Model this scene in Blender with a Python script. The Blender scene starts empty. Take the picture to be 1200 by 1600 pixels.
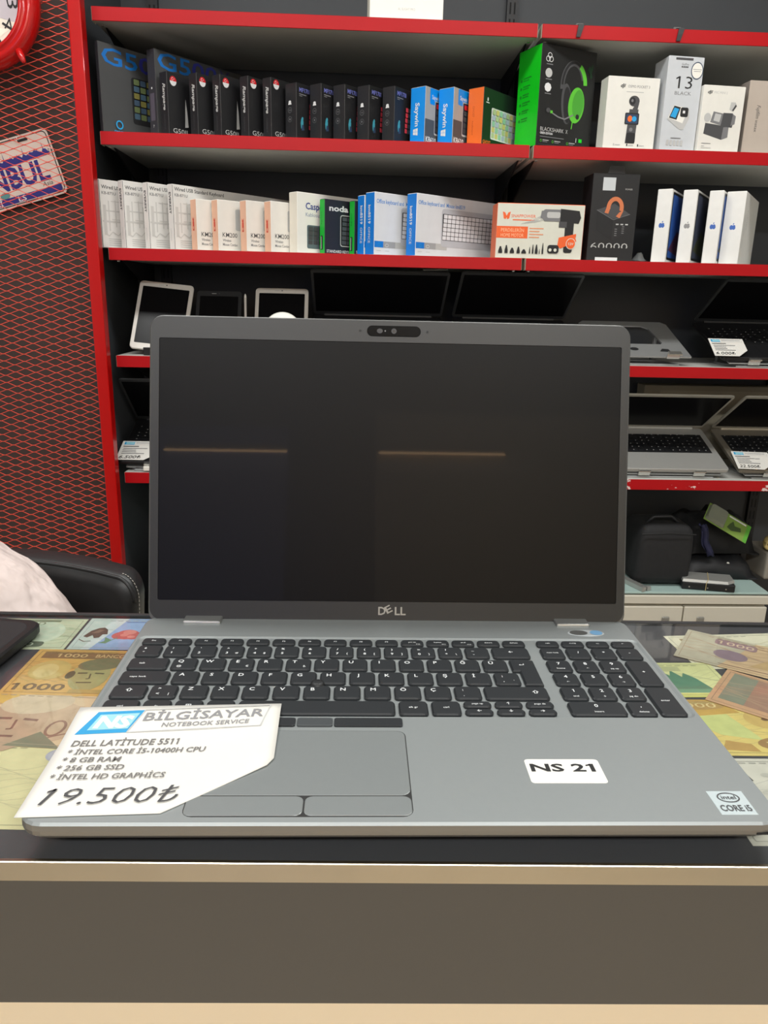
import bpy, bmesh, math, random
from mathutils import Vector, Matrix, noise
random.seed(7)
PI = math.pi
def rad(a): return a * PI / 180.0

# ------------------------------------------------------------------ camera, world, light, exposure
SC = bpy.context.scene
COL = SC.collection
F_PX = 1184.0
CAM = Vector((-0.0274, -0.2959, 1.3013))
C_RIGHT = Vector((0.99903334, -0.03748870, 0.02295607))
C_DOWN = Vector((0.01183599, -0.27353241, -0.96178996))
C_FWD = Vector((0.04233549, 0.96113194, -0.27282429))
cam_d = bpy.data.cameras.new('camera')
cam_d.sensor_fit = 'HORIZONTAL'
cam_d.sensor_width = 36.0
cam_d.lens = 36.0 * F_PX / 1200.0
cam_d.clip_start = 0.02
cam_o = bpy.data.objects.new('camera', cam_d)
COL.objects.link(cam_o)
m3 = Matrix((C_RIGHT, -C_DOWN, -C_FWD)).transposed()
cam_o.matrix_world = Matrix.Translation(CAM) @ m3.to_4x4()
SC.camera = cam_o

w = bpy.data.worlds.new('world')
SC.world = w
w.use_nodes = True
w.node_tree.nodes['Background'].inputs[0].default_value = (0.9, 0.95, 1.0, 1)
w.node_tree.nodes['Background'].inputs[1].default_value = 0.25

CEIL = 2.75
PANELS = [(-0.75, 0.85, 1.2, 0.30), (0.75, 0.85, 1.2, 0.30), (-0.75, -1.75, 1.2, 0.30), (0.75, -1.75, 1.2, 0.30)]
PANEL_W = [18, 18, 40, 40]
for k_, (px_, py_, sx_, sy_) in enumerate(PANELS):
    ld = bpy.data.lights.new('panel_light', 'AREA')
    ld.shape = 'RECTANGLE'; ld.size = sx_; ld.size_y = sy_
    ld.energy = PANEL_W[k_]
    ld.color = (0.985, 0.99, 0.97)
    lo = bpy.data.objects.new('panel_light', ld)
    lo.location = (px_, py_, CEIL - 0.035)
    COL.objects.link(lo)

SC.view_settings.view_transform = 'Standard'
SC.view_settings.look = 'None'
SC.view_settings.gamma = 1.0
SC.view_settings.use_curve_mapping = False
SC.view_settings.exposure = 0.22

# ------------------------------------------------------------------ helpers
def at(px, py, Y):                 # the world point seen at photo pixel (px, py) on the upright plane y = Y
    d = C_RIGHT * ((px - 600) / F_PX) + C_DOWN * ((py - 800) / F_PX) + C_FWD
    return CAM + d * ((Y - CAM.y) / d.y)
def atz(px, py, Z):
    d = C_RIGHT * ((px - 600) / F_PX) + C_DOWN * ((py - 800) / F_PX) + C_FWD
    return CAM + d * ((Z - CAM.z) / d.z)

def lin(c):
    c = c / 255.0
    return c / 12.92 if c <= 0.04045 else ((c + 0.055) / 1.055) ** 2.4
MATS = {}
def mat(name, rgb, rough=0.55, metal=0.0, var=0.06, scale=40.0, bump=0.0, spec=0.5, coat=0.0, emit=0.0, alpha=1.0, trans=0.0):
    if name in MATS: return MATS[name]
    m = bpy.data.materials.new(name); m.use_nodes = True
    nt = m.node_tree; b = nt.nodes['Principled BSDF']
    c = [lin(v) for v in rgb]
    b.inputs['Roughness'].default_value = rough
    b.inputs['Metallic'].default_value = metal
    b.inputs['Specular IOR Level'].default_value = spec
    b.inputs['Coat Weight'].default_value = coat
    b.inputs['Transmission Weight'].default_value = trans
    b.inputs['Alpha'].default_value = alpha
    tc = nt.nodes.new('ShaderNodeTexCoord')
    nz = nt.nodes.new('ShaderNodeTexNoise'); nz.inputs['Scale'].default_value = scale; nz.inputs['Detail'].default_value = 3
    nt.links.new(tc.outputs['Object'], nz.inputs['Vector'])
    mx = nt.nodes.new('ShaderNodeMix'); mx.data_type = 'RGBA'
    mx.inputs[6].default_value = [min(1, v * (1 - var)) for v in c] + [1]
    mx.inputs[7].default_value = [min(1, v * (1 + var)) for v in c] + [1]
    nt.links.new(nz.outputs[0], mx.inputs[0])
    nt.links.new(mx.outputs[2], b.inputs['Base Color'])
    if bump:
        bp = nt.nodes.new('ShaderNodeBump'); bp.inputs['Strength'].default_value = bump; bp.inputs['Distance'].default_value = 0.002
        nt.links.new(nz.outputs[0], bp.inputs['Height']); nt.links.new(bp.outputs[0], b.inputs['Normal'])
    if emit:
        b.inputs['Emission Color'].default_value = c + [1]
        b.inputs['Emission Strength'].default_value = emit
    MATS[name] = m
    return m

def worn_red(name, rgb, chips):
    m = mat(name, rgb, 0.42, 0, 0.08, 9, 0.0, 0.3)
    nt = m.node_tree; b = nt.nodes['Principled BSDF']
    tc = nt.nodes.new('ShaderNodeTexCoord')
    mp = nt.nodes.new('ShaderNodeMapping'); mp.inputs['Scale'].default_value = (1, 1, 2.2)
    nz = nt.nodes.new('ShaderNodeTexNoise'); nz.inputs['Scale'].default_value = 26; nz.inputs['Detail'].default_value = 6
    nt.links.new(tc.outputs['Object'], mp.inputs[0]); nt.links.new(mp.outputs[0], nz.inputs['Vector'])
    rp = nt.nodes.new('ShaderNodeValToRGB')
    rp.color_ramp.elements[0].position = 0.80 - chips; rp.color_ramp.elements[1].position = 0.815 - chips
    nt.links.new(nz.outputs[0], rp.inputs[0])
    mx = nt.nodes.new('ShaderNodeMix'); mx.data_type = 'RGBA'
    src = b.inputs['Base Color'].links[0].from_socket
    nt.links.new(rp.outputs[0], mx.inputs[0]); nt.links.new(src, mx.inputs[6])
    mx.inputs[7].default_value = (0.75, 0.62, 0.6, 1)
    nt.links.new(mx.outputs[2], b.inputs['Base Color'])
    return m

def glass_mat(name, tint=(0.97, 0.985, 0.975)):
    if name in MATS: return MATS[name]
    m = bpy.data.materials.new(name); m.use_nodes = True
    nt = m.node_tree; nt.nodes.clear()
    out = nt.nodes.new('ShaderNodeOutputMaterial')
    tr = nt.nodes.new('ShaderNodeBsdfTransparent'); tr.inputs[0].default_value = (*tint, 1)
    gl = nt.nodes.new('ShaderNodeBsdfGlossy'); gl.inputs['Roughness'].default_value = 0.03
    fr = nt.nodes.new('ShaderNodeFresnel'); fr.inputs[0].default_value = 1.45
    mx = nt.nodes.new('ShaderNodeMixShader')
    ge = nt.nodes.new('ShaderNodeNewGeometry'); iv = nt.nodes.new('ShaderNodeMath'); iv.operation = 'SUBTRACT'; iv.inputs[0].default_value = 1.0
    mu = nt.nodes.new('ShaderNodeMath'); mu.operation = 'MULTIPLY'
    nt.links.new(ge.outputs['Backfacing'], iv.inputs[1]); nt.links.new(iv.outputs[0], mu.inputs[0]); nt.links.new(fr.outputs[0], mu.inputs[1])
    nt.links.new(mu.outputs[0], mx.inputs[0]); nt.links.new(tr.outputs[0], mx.inputs[1]); nt.links.new(gl.outputs[0], mx.inputs[2])
    nt.links.new(mx.outputs[0], out.inputs[0])
    MATS[name] = m
    return m

def rrect(x0, y0, x1, y1, r, n=4):
    pts = []
    for cx, cy, a0 in ((x1 - r, y0 + r, -90), (x1 - r, y1 - r, 0), (x0 + r, y1 - r, 90), (x0 + r, y0 + r, 180)):
        for k in range(n + 1):
            a = rad(a0 + 90.0 * k / n)
            pts.append((cx + r * math.cos(a), cy + r * math.sin(a)))
    return pts

class G:                            # collects geometry for ONE mesh object
    def __init__(s): s.v = []; s.f = []; s.m = []
    def add(s, verts, faces, mi=0, M=None):
        o = len(s.v)
        s.v += [tuple(M @ Vector(p)) for p in verts] if M is not None else [tuple(p) for p in verts]
        for f in faces: s.f.append([i + o for i in f]); s.m.append(mi)
        return s
    def box(s, a, b, mi=0, M=None):
        x0, y0, z0 = a; x1, y1, z1 = b
        v = [(x0, y0, z0), (x1, y0, z0), (x1, y1, z0), (x0, y1, z0), (x0, y0, z1), (x1, y0, z1), (x1, y1, z1), (x0, y1, z1)]
        return s.add(v, [(3, 2, 1, 0), (4, 5, 6, 7), (0, 1, 5, 4), (1, 2, 6, 5), (2, 3, 7, 6), (3, 0, 4, 7)], mi, M)
    def rbox(s, a, b, bev=0.002, seg=2, mi=0, M=None):
        bm = bmesh.new(); bmesh.ops.create_cube(bm, size=1.0)
        for q in bm.verts:
            q.co = Vector([a[i] + (q.co[i] + 0.5) * (b[i] - a[i]) for i in range(3)])
        bmesh.ops.bevel(bm, geom=bm.edges[:], offset=bev, segments=seg, affect='EDGES', profile=0.5)
        bm.verts.index_update()
        v = [tuple(q.co) for q in bm.verts]; f = [[q.index for q in fc.verts] for fc in bm.faces]
        bm.free()
        return s.add(v, f, mi, M)
    def loft(s, loops, cap0=True, cap1=True, mi=0, M=None, closed=True):
        n = len(loops[0]); v = [p for L in loops for p in L]; f = []
        for k in range(len(loops) - 1):
            for i in range(n if closed else n - 1):
                j = (i + 1) % n
                f.append((k * n + i, k * n + j, (k + 1) * n + j, (k + 1) * n + i))
        if cap0: f.append(tuple(range(n - 1, -1, -1)))
        if cap1: f.append(tuple((len(loops) - 1) * n + i for i in range(n)))
        return s.add(v, f, mi, M)
    def lathe(s, prof, n=24, mi=0, M=None):
        loops = [[(r * math.cos(2 * PI * i / n), r * math.sin(2 * PI * i / n), z) for i in range(n)] for r, z in prof]
        return s.loft(loops, True, True, mi, M)
    def cyl(s, r, z0, z1, n=16, mi=0, M=None): return s.lathe([(r, z0), (r, z1)], n, mi, M)
    def tube(s, pts, r, n=6, mi=0, M=None):
        pts = [Vector(p) for p in pts]; loops = []
        for i, p in enumerate(pts):
            t = (pts[min(i + 1, len(pts) - 1)] - pts[max(i - 1, 0)]).normalized()
            a = t.cross(Vector((0, 0, 1)))
            if a.length < 1e-3: a = t.cross(Vector((1, 0, 0)))
            a.normalize(); b = t.cross(a)
            rr = r[i] if isinstance(r, (list, tuple)) else r
            loops.append([tuple(p + (a * math.cos(2 * PI * k / n) + b * math.sin(2 * PI * k / n)) * rr) for k in range(n)])
        return s.loft(loops, True, True, mi, M)
    def sheet(s, rows, mi=0, M=None):   # grid of points
        n = len(rows[0]); v = [p for r in rows for p in r]
        f = [(k * n + i, k * n + i + 1, (k + 1) * n + i + 1, (k + 1) * n + i) for k in range(len(rows) - 1) for i in range(n - 1)]
        return s.add(v, f, mi, M)
    def mesh(s, name, mats):
        me = bpy.data.meshes.new(name); me.from_pydata(s.v, [], s.f)
        for q in (mats if isinstance(mats, (list, tuple)) else [mats]): me.materials.append(q)
        if any(s.m): me.polygons.foreach_set('material_index', s.m)
        bm = bmesh.new(); bm.from_mesh(me)
        bmesh.ops.recalc_face_normals(bm, faces=bm.faces[:]); bm.to_mesh(me); bm.free()
        return me
    def build(s, name, mats, parent=None, loc=(0, 0, 0), rot=(0, 0, 0), smooth=False, recalc=True):
        me = s.mesh(name, mats)
        if smooth: me.shade_smooth()
        return link(name, me, parent, loc, rot)
def link(name, data, parent=None, loc=(0, 0, 0), rot=(0, 0, 0)):
    o = bpy.data.objects.new(name, data); COL.objects.link(o)
    o.parent = parent; o.location = loc; o.rotation_euler = rot
    return o
def tag(o, label, cat, group=None):
    o['label'] = label; o['category'] = cat
    if group: o['group'] = group
    return o
def thing(name, label, cat, loc=(0, 0, 0), rot=(0, 0, 0), group=None):
    o = link(name, None, None, loc, rot); o.empty_display_size = 0.05
    return tag(o, label, cat, group)
def struct(name, g, m):
    o = g.build(name, m); o['kind'] = 'structure'; return o
def copy_tree(o, parent=None):
    c = o.copy(); COL.objects.link(c); c.parent = parent
    for ch in list(o.children): copy_tree(ch, c)
    return c
def subsurf(o, n=1):
    md = o.modifiers.new('sub', 'SUBSURF'); md.levels = n; md.render_levels = n; return o

TXT = {}
def text_geo(s, bold=0.0, shear=0.0):
    key = (s, bold, shear)
    if key in TXT: return TXT[key]
    cu = bpy.data.curves.new('t', 'FONT'); cu.body = s; cu.size = 1.0; cu.resolution_u = 2
    cu.offset = bold; cu.shear = shear; cu.fill_mode = 'FRONT'
    ob = bpy.data.objects.new('t', cu)
    me = ob.to_mesh()
    v = [(p.co.x, p.co.y) for p in me.vertices]; f = [tuple(p.vertices) for p in me.polygons]
    ob.to_mesh_clear(); bpy.data.objects.remove(ob); bpy.data.curves.remove(cu)
    TXT[key] = (v, f)
    for i, ch in enumerate(s):         # the built-in face draws 1 as a bare stroke: add its flag
        if ch == '1':
            pre = v if i == len(s) - 1 else text_geo(s[:i + 1], bold, shear)[0]
            top = max(q[1] for q in pre) if len(s) == 1 else .70
            x1 = max(q[0] for q in pre if True); sw = .075 + 2 * bold; n0 = len(v)
            xl = x1 - sw - shear * .0
            v = v + [(xl - .15, top - .20), (xl - .15, top - .20 + .09 + bold), (xl + .02, top), (xl + .02, top - .11 - bold)]; f = f + [(n0, n0 + 3, n0 + 2, n0 + 1)]
    TXT[key] = (v, f)
    return TXT[key]

class Print:                        # flat print on one face: u to the right, v up, n out
    def __init__(s, O, U, V, N, warp=None, lift=0.00012):
        s.O, s.U, s.V, s.N = Vector(O), Vector(U), Vector(V), Vector(N); s.warp = warp; s.lift = lift
        s.g = G(); s.mats = []; s.k = 0
    def _put(s, pts, faces, m):
        s.k += 1
        h = s.lift * (1 + 0.35 * s.k)
        if m not in s.mats: s.mats.append(m)
        vs = [s.warp(u, v) + s.N * h if s.warp else s.O + s.U * u + s.V * v + s.N * h for u, v in pts]
        s.g.add(vs, faces, s.mats.index(m))
        return s
    def poly(s, pts, m): return s._put(pts, [tuple(range(len(pts)))], m)
    def rect(s, u0, v0, u1, v1, m, r=0): return s.poly(rrect(u0, v0, u1, v1, r, 3) if r else [(u0, v0), (u1, v0), (u1, v1), (u0, v1)], m)
    def ell(s, u, v, a, b, m, n=20, rot=0):
        c, q = math.cos(rot), math.sin(rot)
        P = [(a * math.cos(2 * PI * i / n), b * math.sin(2 * PI * i / n)) for i in range(n)]
        return s.poly([(u + x * c - y * q, v + x * q + y * c) for x, y in P], m)
    def ring(s, u, v, a, b, t, m, n=24, a0=0, a1=360):
        P = []; full = (a1 - a0) >= 360; N = n
        for i in range(N + 1):
            an = rad(a0 + (a1 - a0) * i / N)
            P += [(u + a * math.cos(an), v + b * math.sin(an)), (u + (a - t) * math.cos(an), v + (b - t) * math.sin(an))]
        return s._put(P, [(2 * i, 2 * i + 2, 2 * i + 3, 2 * i + 1) for i in range(N)], m)
    def line(s, pts, t, m):
        for (x0, y0), (x1, y1) in zip(pts[:-1], pts[1:]):
            L = math.hypot(x1 - x0, y1 - y0) or 1e-6; nx, ny = -(y1 - y0) / L * t / 2, (x1 - x0) / L * t / 2
            s._put([(x0 - nx, y0 - ny), (x1 - nx, y1 - ny), (x1 + nx, y1 + ny), (x0 + nx, y0 + ny)], [(0, 1, 2, 3)], m); s.k -= 1
        s.k += 1
        return s
    def text(s, t, u, v, h, m, wid=None, rot=0.0, bold=0.0, shear=0.0, align='l', clip=None):
        vs, fs = text_geo(t, bold, shear)
        if not vs: return s
        x0 = min(p[0] for p in vs); x1 = max(p[0] for p in vs); y0 = 0.0
        sy = h / 0.73; sx = sy if wid is None else wid / (x1 - x0)
        W = (x1 - x0) * sx; off = {'l': 0, 'c': -W / 2, 'r': -W}[align]
        c, q = math.cos(rot), math.sin(rot); pts = []
        for x, y in vs:
            a, b = (x - x0) * sx + off, y * sy
            pts.append((u + a * c - b * q, v + a * q + b * c))
        if clip: fs = [f for f in fs if all(clip[0] <= pts[i][0] <= clip[1] for i in f)]
        return s._put(pts, fs, m)
    def build(s, name, parent):
        me = bpy.data.meshes.new(name); me.from_pydata(s.g.v, [], s.g.f)
        for q in s.mats: me.materials.append(q)
        me.polygons.foreach_set('material_index', s.g.m)
        return link(name, me, parent)

# ------------------------------------------------------------------ materials
RED = worn_red('red_lip_paint', (176, 2, 14), 0.0)
RED_WORN = worn_red('red_lip_paint_worn', (176, 2, 14), 0.16)
POST_RED = mat('red_post_gloss', (182, 4, 4), 0.3, 0, 0.05, 12, 0, 0.4, 0.2)
MESH_RED = mat('red_mesh_paint', (236, 84, 64), 0.45, 0, 0.1, 30)
BOARD = mat('shelf_board_grey', (196, 196, 190), 0.55, 0, 0.05, 14)
EDGE = mat('shelf_board_edge', (178, 170, 150), 0.6)
CHAR = mat('charcoal_panel', (60, 63, 67), 0.6, 0, 0.10, 6, 0.05)
CHAR_BROWN = mat('dark_alcove_wall', (72, 62, 58), 0.8, 0, 0.15, 5)
BLACK = mat('black_plastic', (22, 22, 23), 0.42, 0, 0.05, 60)
BLACK_SAT = mat('black_satin', (28, 29, 31), 0.5, 0, 0.05, 60)
INK = mat('ink_black', (25, 25, 27), 0.6)
WHITE = mat('white_card', (236, 234, 226), 0.5, 0, 0.03, 30)
PAPER = mat('white_paper', (224, 222, 215), 0.6, 0, 0.02, 60)
CREAM = mat('cream_card', (232, 226, 212), 0.5, 0, 0.03, 30)
GREYINK = mat('grey_ink', (120, 120, 122), 0.6)
LGREY = mat('light_grey_ink', (188, 188, 186), 0.6)
DGREY = mat('dark_grey_ink', (70, 70, 72), 0.6)
STEEL = mat('brushed_steel', (178, 176, 170), 0.3, 1.0, 0.06, 90)
CHROME = mat('bright_metal', (214, 214, 210), 0.25, 0.9, 0.03, 60)
SILVER = mat('silver_paint', (186, 186, 182), 0.38, 0.55, 0.03, 80)
SCREEN = mat('dark_screen', (13, 13, 15), 0.25, 0, 0.02, 20, 0, 0.14)

# ------------------------------------------------------------------ the room
FLOOR_M = mat('beige_floor_tile', (186, 174, 156), 0.35, 0, 0.07, 3)
WALL_M = mat('pale_wall_paint', (206, 206, 202), 0.7, 0, 0.04, 4)
REAR_M = mat('dark_rear_wall', (84, 82, 78), 0.7, 0, 0.04, 4)
CEIL_M = mat('grey_ceiling', (150, 150, 148), 0.8, 0, 0.03, 4)
XL, XR, YB, YF = -2.3, 2.4, -3.4, 2.09
struct('floor', G().box((XL, YB, -0.1), (XR, YF + 0.1, 0)), FLOOR_M)
struct('ceiling', G().box((XL, YB, CEIL), (XR, YF + 0.1, CEIL + 0.1)), CEIL_M)
struct('wall_back', G().box((-0.69, YF, 0), (XR, YF + 0.1, CEIL)), CHAR)
struct('wall_left', G().box((XL - 0.1, YB, 0), (XL, YF, CEIL)), WALL_M)
struct('wall_right', G().box((XR, YB, 0), (XR + 0.1, YF + 0.1, CEIL)), WALL_M)
struct('wall_front', G().box((XL, YB - 0.1, 0), (XR, YB, CEIL)), REAR_M)
for n_, x0, x1, z0, z1, c_ in ((1, -1.25, -.40, 1.35, 2.50, (120, 130, 190)), (2, .02, 1.62, 1.35, 2.60, (200, 180, 148))):     # shop windows behind the viewer
    wo = link('window_%d' % n_, None, None, (x0, YB, z0)); wo['kind'] = 'structure'
    W_, H_ = x1 - x0, z1 - z0
    for a, b in (((0, 0), (W_, .04)), ((0, H_ - .04), (W_, H_)), ((0, .04), (.04, H_ - .04)), ((W_ - .04, .04), (W_, H_ - .04))): G().box((a[0], 0, a[1]), (b[0], .03, b[1])).build('window_frame', CHAR, wo)
    G().box((.04, .004, .04), (W_ - .04, .010, H_ - .04)).build('window_pane', mat('lit_pane_%d' % n_, c_, 0.1, 0, 0.25, 1.2, 0, 0.5, 0, 3.0), wo)
struct('wall_alcove', G().box((XL, 1.735, 0), (-0.69, 1.80, CEIL)), CHAR_BROWN)
# the black side cheek of the shelving
struct('wall_side_cheek', G().box((-0.690, 1.70, 0), (-0.672, YF, CEIL)), CHAR)

def ceiling_panel(x, y, sx, sy, label):
    t = thing('ceiling_light', label, 'ceiling light', (x, y, CEIL), (0, 0, 0), 'ceiling light panels')
    g = G()
    for a, b in (((-sx / 2 - .02, -sy / 2 - .02), (sx / 2 + .02, -sy / 2)), ((-sx / 2 - .02, sy / 2), (sx / 2 + .02, sy / 2 + .02)),
                 ((-sx / 2 - .02, -sy / 2), (-sx / 2, sy / 2)), ((sx / 2, -sy / 2), (sx / 2 + .02, sy / 2))):
        g.box((a[0], a[1], -.04), (b[0], b[1], 0))
    g.build('frame', WHITE, t)
    G().box((-sx / 2, -sy / 2, -.02), (sx / 2, sy / 2, -.012)).build('diffuser', WHITE, t)
PL = ['white ceiling light panel above the chair and red mesh', 'white ceiling light panel above the right half of the counter',
      'white ceiling light panel behind the viewer on the left', 'white ceiling light panel behind the viewer on the right']
for (a, b, c_, d), L in zip(PANELS, PL): ceiling_panel(a, b, c_, d, L)
TUBE = mat('lamp_tube_glow', (255, 206, 150), 0.5, 0, 0, 10, 0, 0.5, 0, 60.0)
for x0, x1, L in ((-1.146, -0.447, 'thin warm wall tube lamp on the left of the rear wall'), (0.08, 0.807, 'thin warm wall tube lamp on the right of the rear wall')):
    t = thing('tube_lamp', L, 'wall lamp', ((x0 + x1) / 2, YB, 2.31), (0, 0, 0), 'tube lamps on the rear wall')
    h = (x1 - x0) / 2
    G().rbox((-h, 0, .012), (h, .03, .045), .003).build('housing', WHITE, t)
    G().tube([(-h, .035, 0), (h, .035, 0)], .0065, 10).build('tube', TUBE, t, smooth=True)

# ------------------------------------------------------------------ wall shelves with red lips
YS = 1.70
Z1, Z2, Z3, Z4, Z5 = 1.923, 1.664, 1.403, 1.142, 0.836
LIP = 0.029
SEAM0, SEAM1, SHL, SHR = 0.393, 0.404, -0.634, 1.45
BRK = mat('black_bracket', (30, 30, 32), 0.5, 0.2)
def wall_shelf(x0, x1, z, label, lipmat):
    t = thing('wall_shelf', label, 'shelf', (x0, YS, z - LIP), (0, 0, 0), 'red edged wall shelves')
    W = x1 - x0
    G().box((0, .003, .004), (W, .372, LIP)).build('board', [BOARD], t)
    g = G().rbox((0, 0, 0), (W, .0029, LIP), .0008, 1)
    g.build('front_lip', lipmat, t)
    for ex in (-.0012, W): G().box((ex, .003, .0005), (ex + .0012, .03, LIP - .0005)).build('edge_band', EDGE, t)
    for bx in (.012, W - .016):
        g = G()
        pr = [(.06, .0), (.372, .0), (.372, -.085), (.345, -.085)]
        g.loft([[(bx, y, zz + .0035) for y, zz in pr], [(bx + .004, y, zz + .0035) for y, zz in pr]])
        b = g.build('bracket', BRK, t)
        G().lathe([(.004, 0), (.004, .003)], 8, 0, Matrix.Translation((bx + .002, .03, .0005)) @ Matrix.Rotation(PI, 4, 'X')).build('screw', CHROME, b)
    return t
for z, nm in ((Z1, 'topmost'), (Z2, 'second'), (Z3, 'third'), (Z4, 'fourth'), (Z5, 'lowest')):
    item = {'topmost': ('holding a single white box', 'empty above the camera boxes'), 'second': ('under the dark keyboard boxes', 'under the headset and camera boxes'),
            'third': ('under the white and blue keyboard boxes', 'under the tablet boxes'), 'fourth': ('carrying leaning tablets', 'carrying the aluminium stand'),
            'lowest': ('with the price card at its left end', 'with chipped paint under the silver laptops')}[nm]
    wall_shelf(SHL, SEAM0, z, '%s red edged shelf of the left bay %s' % (nm, item[0]), RED)
    wall_shelf(SEAM1, SHR, z, '%s red edged shelf of the right bay %s' % (nm, item[1]), RED_WORN if nm == 'lowest' else RED)
SLOT = mat('slot_dark', (10, 10, 11), 0.8)
UPR = mat('upright_black', (38, 38, 40), 0.5, 0.3)
for x, L in ((-.585, 'black slotted shelf upright in the left corner'), (.398, 'black slotted shelf upright between the two bays'), (1.30, 'black slotted shelf upright at the far right')):
    t = thing('slotted_upright', L, 'upright', (x, 2.075, 0), (0, 0, 0), 'slotted shelf uprights')
    G().box((-.015, 0, .02), (.015, .0148, 2.6)).build('rail', UPR, t)
    g = G()
    for k in range(50):
        for s in (-.006, .006): g.box((s - .0022, -.0004, .5 + k * .04), (s + .0022, .0004, .528 + k * .04))
    g.build('slots', SLOT, t)

# two dark straps hanging over the top lip of the right bay
STP = mat('dark_strap', (44, 42, 44), 0.5)
for px_, py_, L_ in ((906, 45, 'dark strap hanging over the top shelf lip above the camera boxes'), (1062, 55, 'dark strap over the top shelf lip near the right picture edge')):
    P_ = at(px_, py_, YS)
    o = thing('strap', L_, 'strap', (P_.x, YS, Z1), (0, 0, 0), 'dark straps over the top lip')
    prof = [(.014, .060, .016, .006), (.010, .030, .010, .008), (.006, .012, .003, .008), (.003, -.0015, .001, .007), (.0, -.0022, -.012, .006), (-.003, -.0022, -.026, .005)]
    g = G()
    g.loft([[(x - w_, y, z), (x + w_, y, z), (x + w_, y - .0012, z + .0008), (x - w_, y - .0012, z + .0008)] for x, y, z, w_ in prof]); g.build('band', STP, o, smooth=False)
    G().rbox((.005, .056, .012), (.024, .070, .022), .002, 1).build('clip', mat('clip_grey', (110, 108, 106), 0.4), o)
# ------------------------------------------------------------------ red mesh door
md = thing('mesh_door', 'red expanded metal mesh panel in a red steel frame', 'mesh panel', (-.67, 1.655, .03))
G().rbox((-.003, 0, 0), (.026, .034, 2.68), .0025, 2).build('post', POST_RED, md)
for rz in (0, 2.645): G().rbox((-1.55, 0, rz), (-.003, .03, rz + .035), .0025, 2).build('rail', POST_RED, md)
G().rbox((-1.585, 0, 0), (-1.55, .034, 2.68), .0025, 2).build('post', POST_RED, md)
g = G()
PX, PZ = .0505, .0089
nx = int(1.53 / (PX / 2)); nzr = int(2.60 / PZ)
for k in range(nzr):
    zc = .045 + (k + .5) * PZ
    loops = []
    for i in range(nx + 1):
        x = -.006 - i * PX / 2
        sgn = 1 if (i + k) % 2 == 0 else -1
        z = zc + sgn * (PZ / 2 - .0003)
        for dx in (-.0025, .0025):
            loops.append([(x - dx, .014 + sgn * .0016, z - .0007), (x - dx, .0160 + sgn * .0016, z - .0007), (x - dx, .0160 + sgn * .0016, z + .0007), (x - dx, .014 + sgn * .0016, z + .0007)])
    loops.sort(key=lambda L: -L[0][0])
    g.loft(loops)
g.build('expanded_mesh', MESH_RED, md)

# ------------------------------------------------------------------ shop counter
CROT = rad(-1.2)
ct = thing('shop_counter', 'dark shop counter with steel front edge under the open laptop', 'counter', (0, -0.0033, 0), (0, 0, CROT))
TOPM = mat('counter_top_dark', (70, 69, 73), 0.35, 0, 0.08, 5)
FASC = mat('dark_grey_fascia', (74, 70, 64), 0.38, 0, 0.05, 4)
LOWP = mat('beige_lower_panel', (214, 196, 166), 0.5, 0, 0.05, 4)
CT = 1.05
CW0, CW1, CD = -1.15, 1.25, .275
G().box((CW0, .0012, CT - .03), (CW1, CD - .0012, CT - .0021)).build('counter_top', TOPM, ct)
G().rbox((CW0, .0005, CT - .0011), (CW1, CD - .0015, CT), .0002, 1).build('glass_sheet', glass_mat('counter_glass'), ct)
G().rbox((CW0, -.0022, CT - .0105), (CW1, .0004, CT + .0003), .0004, 1).build('steel_edge', mat('steel_edge', (190, 182, 165), 0.22, 1.0, 0.10, 25), ct)
G().box((CW0, -.0006, CT - .083), (CW1, .016, CT - .0108)).build('fascia', FASC, ct)
G().box((CW0, .004, .08), (CW1, .02, CT - .0835)).build('lower_panel', LOWP, ct)
G().box((CW0, .03, 0), (CW1, .045, .08)).build('plinth', BLACK, ct)
for ex in (CW0, CW1 - .02): G().box((ex, .02, .08), (ex + .02, CD - .01, CT - .0305)).build('end_panel', FASC, ct)
G().rbox((CW0, CD - .001, CT - .03), (CW1, CD + .003, CT + .0006), .0005, 1).build('back_trim', mat('trim_dark', (54, 54, 55), 0.4, 0.2), ct)

# ------------------------------------------------------------------ the laptop
LT = thing('laptop', 'large open grey laptop on the counter showing a black screen', 'laptop', (0, 0, CT), (0, 0, rad(-0.35)))
DECK = mat('laptop_deck_grey', (143, 148, 148), 0.40, 0.25, 0.02, 300)
DECK_SIDE = mat('laptop_side_grey', (132, 128, 120), 0.34, 0.5, 0.02, 100)
KEYM = mat('key_black', (33, 36, 39), 0.45, 0, 0.04, 90)
LEG_W = mat('key_legend_white', (225, 228, 228), 0.5)
HW, ZDK = .1795, .018
g = G()
def rl(i, z, r): return [(x, y, z) for x, y in rrect(-HW + i, i, HW - i, .2335 - i, r, 5)]
g.loft([rl(.012, .0030, .010), rl(.003, .0085, .011), rl(.0004, .0115, .012), rl(0, .0140, .012), rl(.0002, .0168, .012)], True, False, 1)
rec = rrect(-.1768, .0925, .1768, .1985, .006, 5)
outer = rl(.0013, ZDK, .011)
g.loft([rl(.0002, .0168, .012), outer], False, False, 0)
g.loft([outer, [(x, y, ZDK) for x, y in rec]], False, False, 0)
g.loft([[(x, y, ZDK) for x, y in rec], [(x, y, ZDK - .0009) for x, y in rrect(-.1752, .0941, .1752, .1969, .005, 5)]], False, True, 0)
base = g.build('base', [DECK, DECK_SIDE], LT)
for a, b, c_, d in ((-.15, .02, -.05, .03), (.05, .02, .15, .03), (-.16, .205, .16, .216)): G().rbox((a, b, 0), (c_, d, .0032), .001, 1).build('rubber_foot', BLACK, LT)
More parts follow.
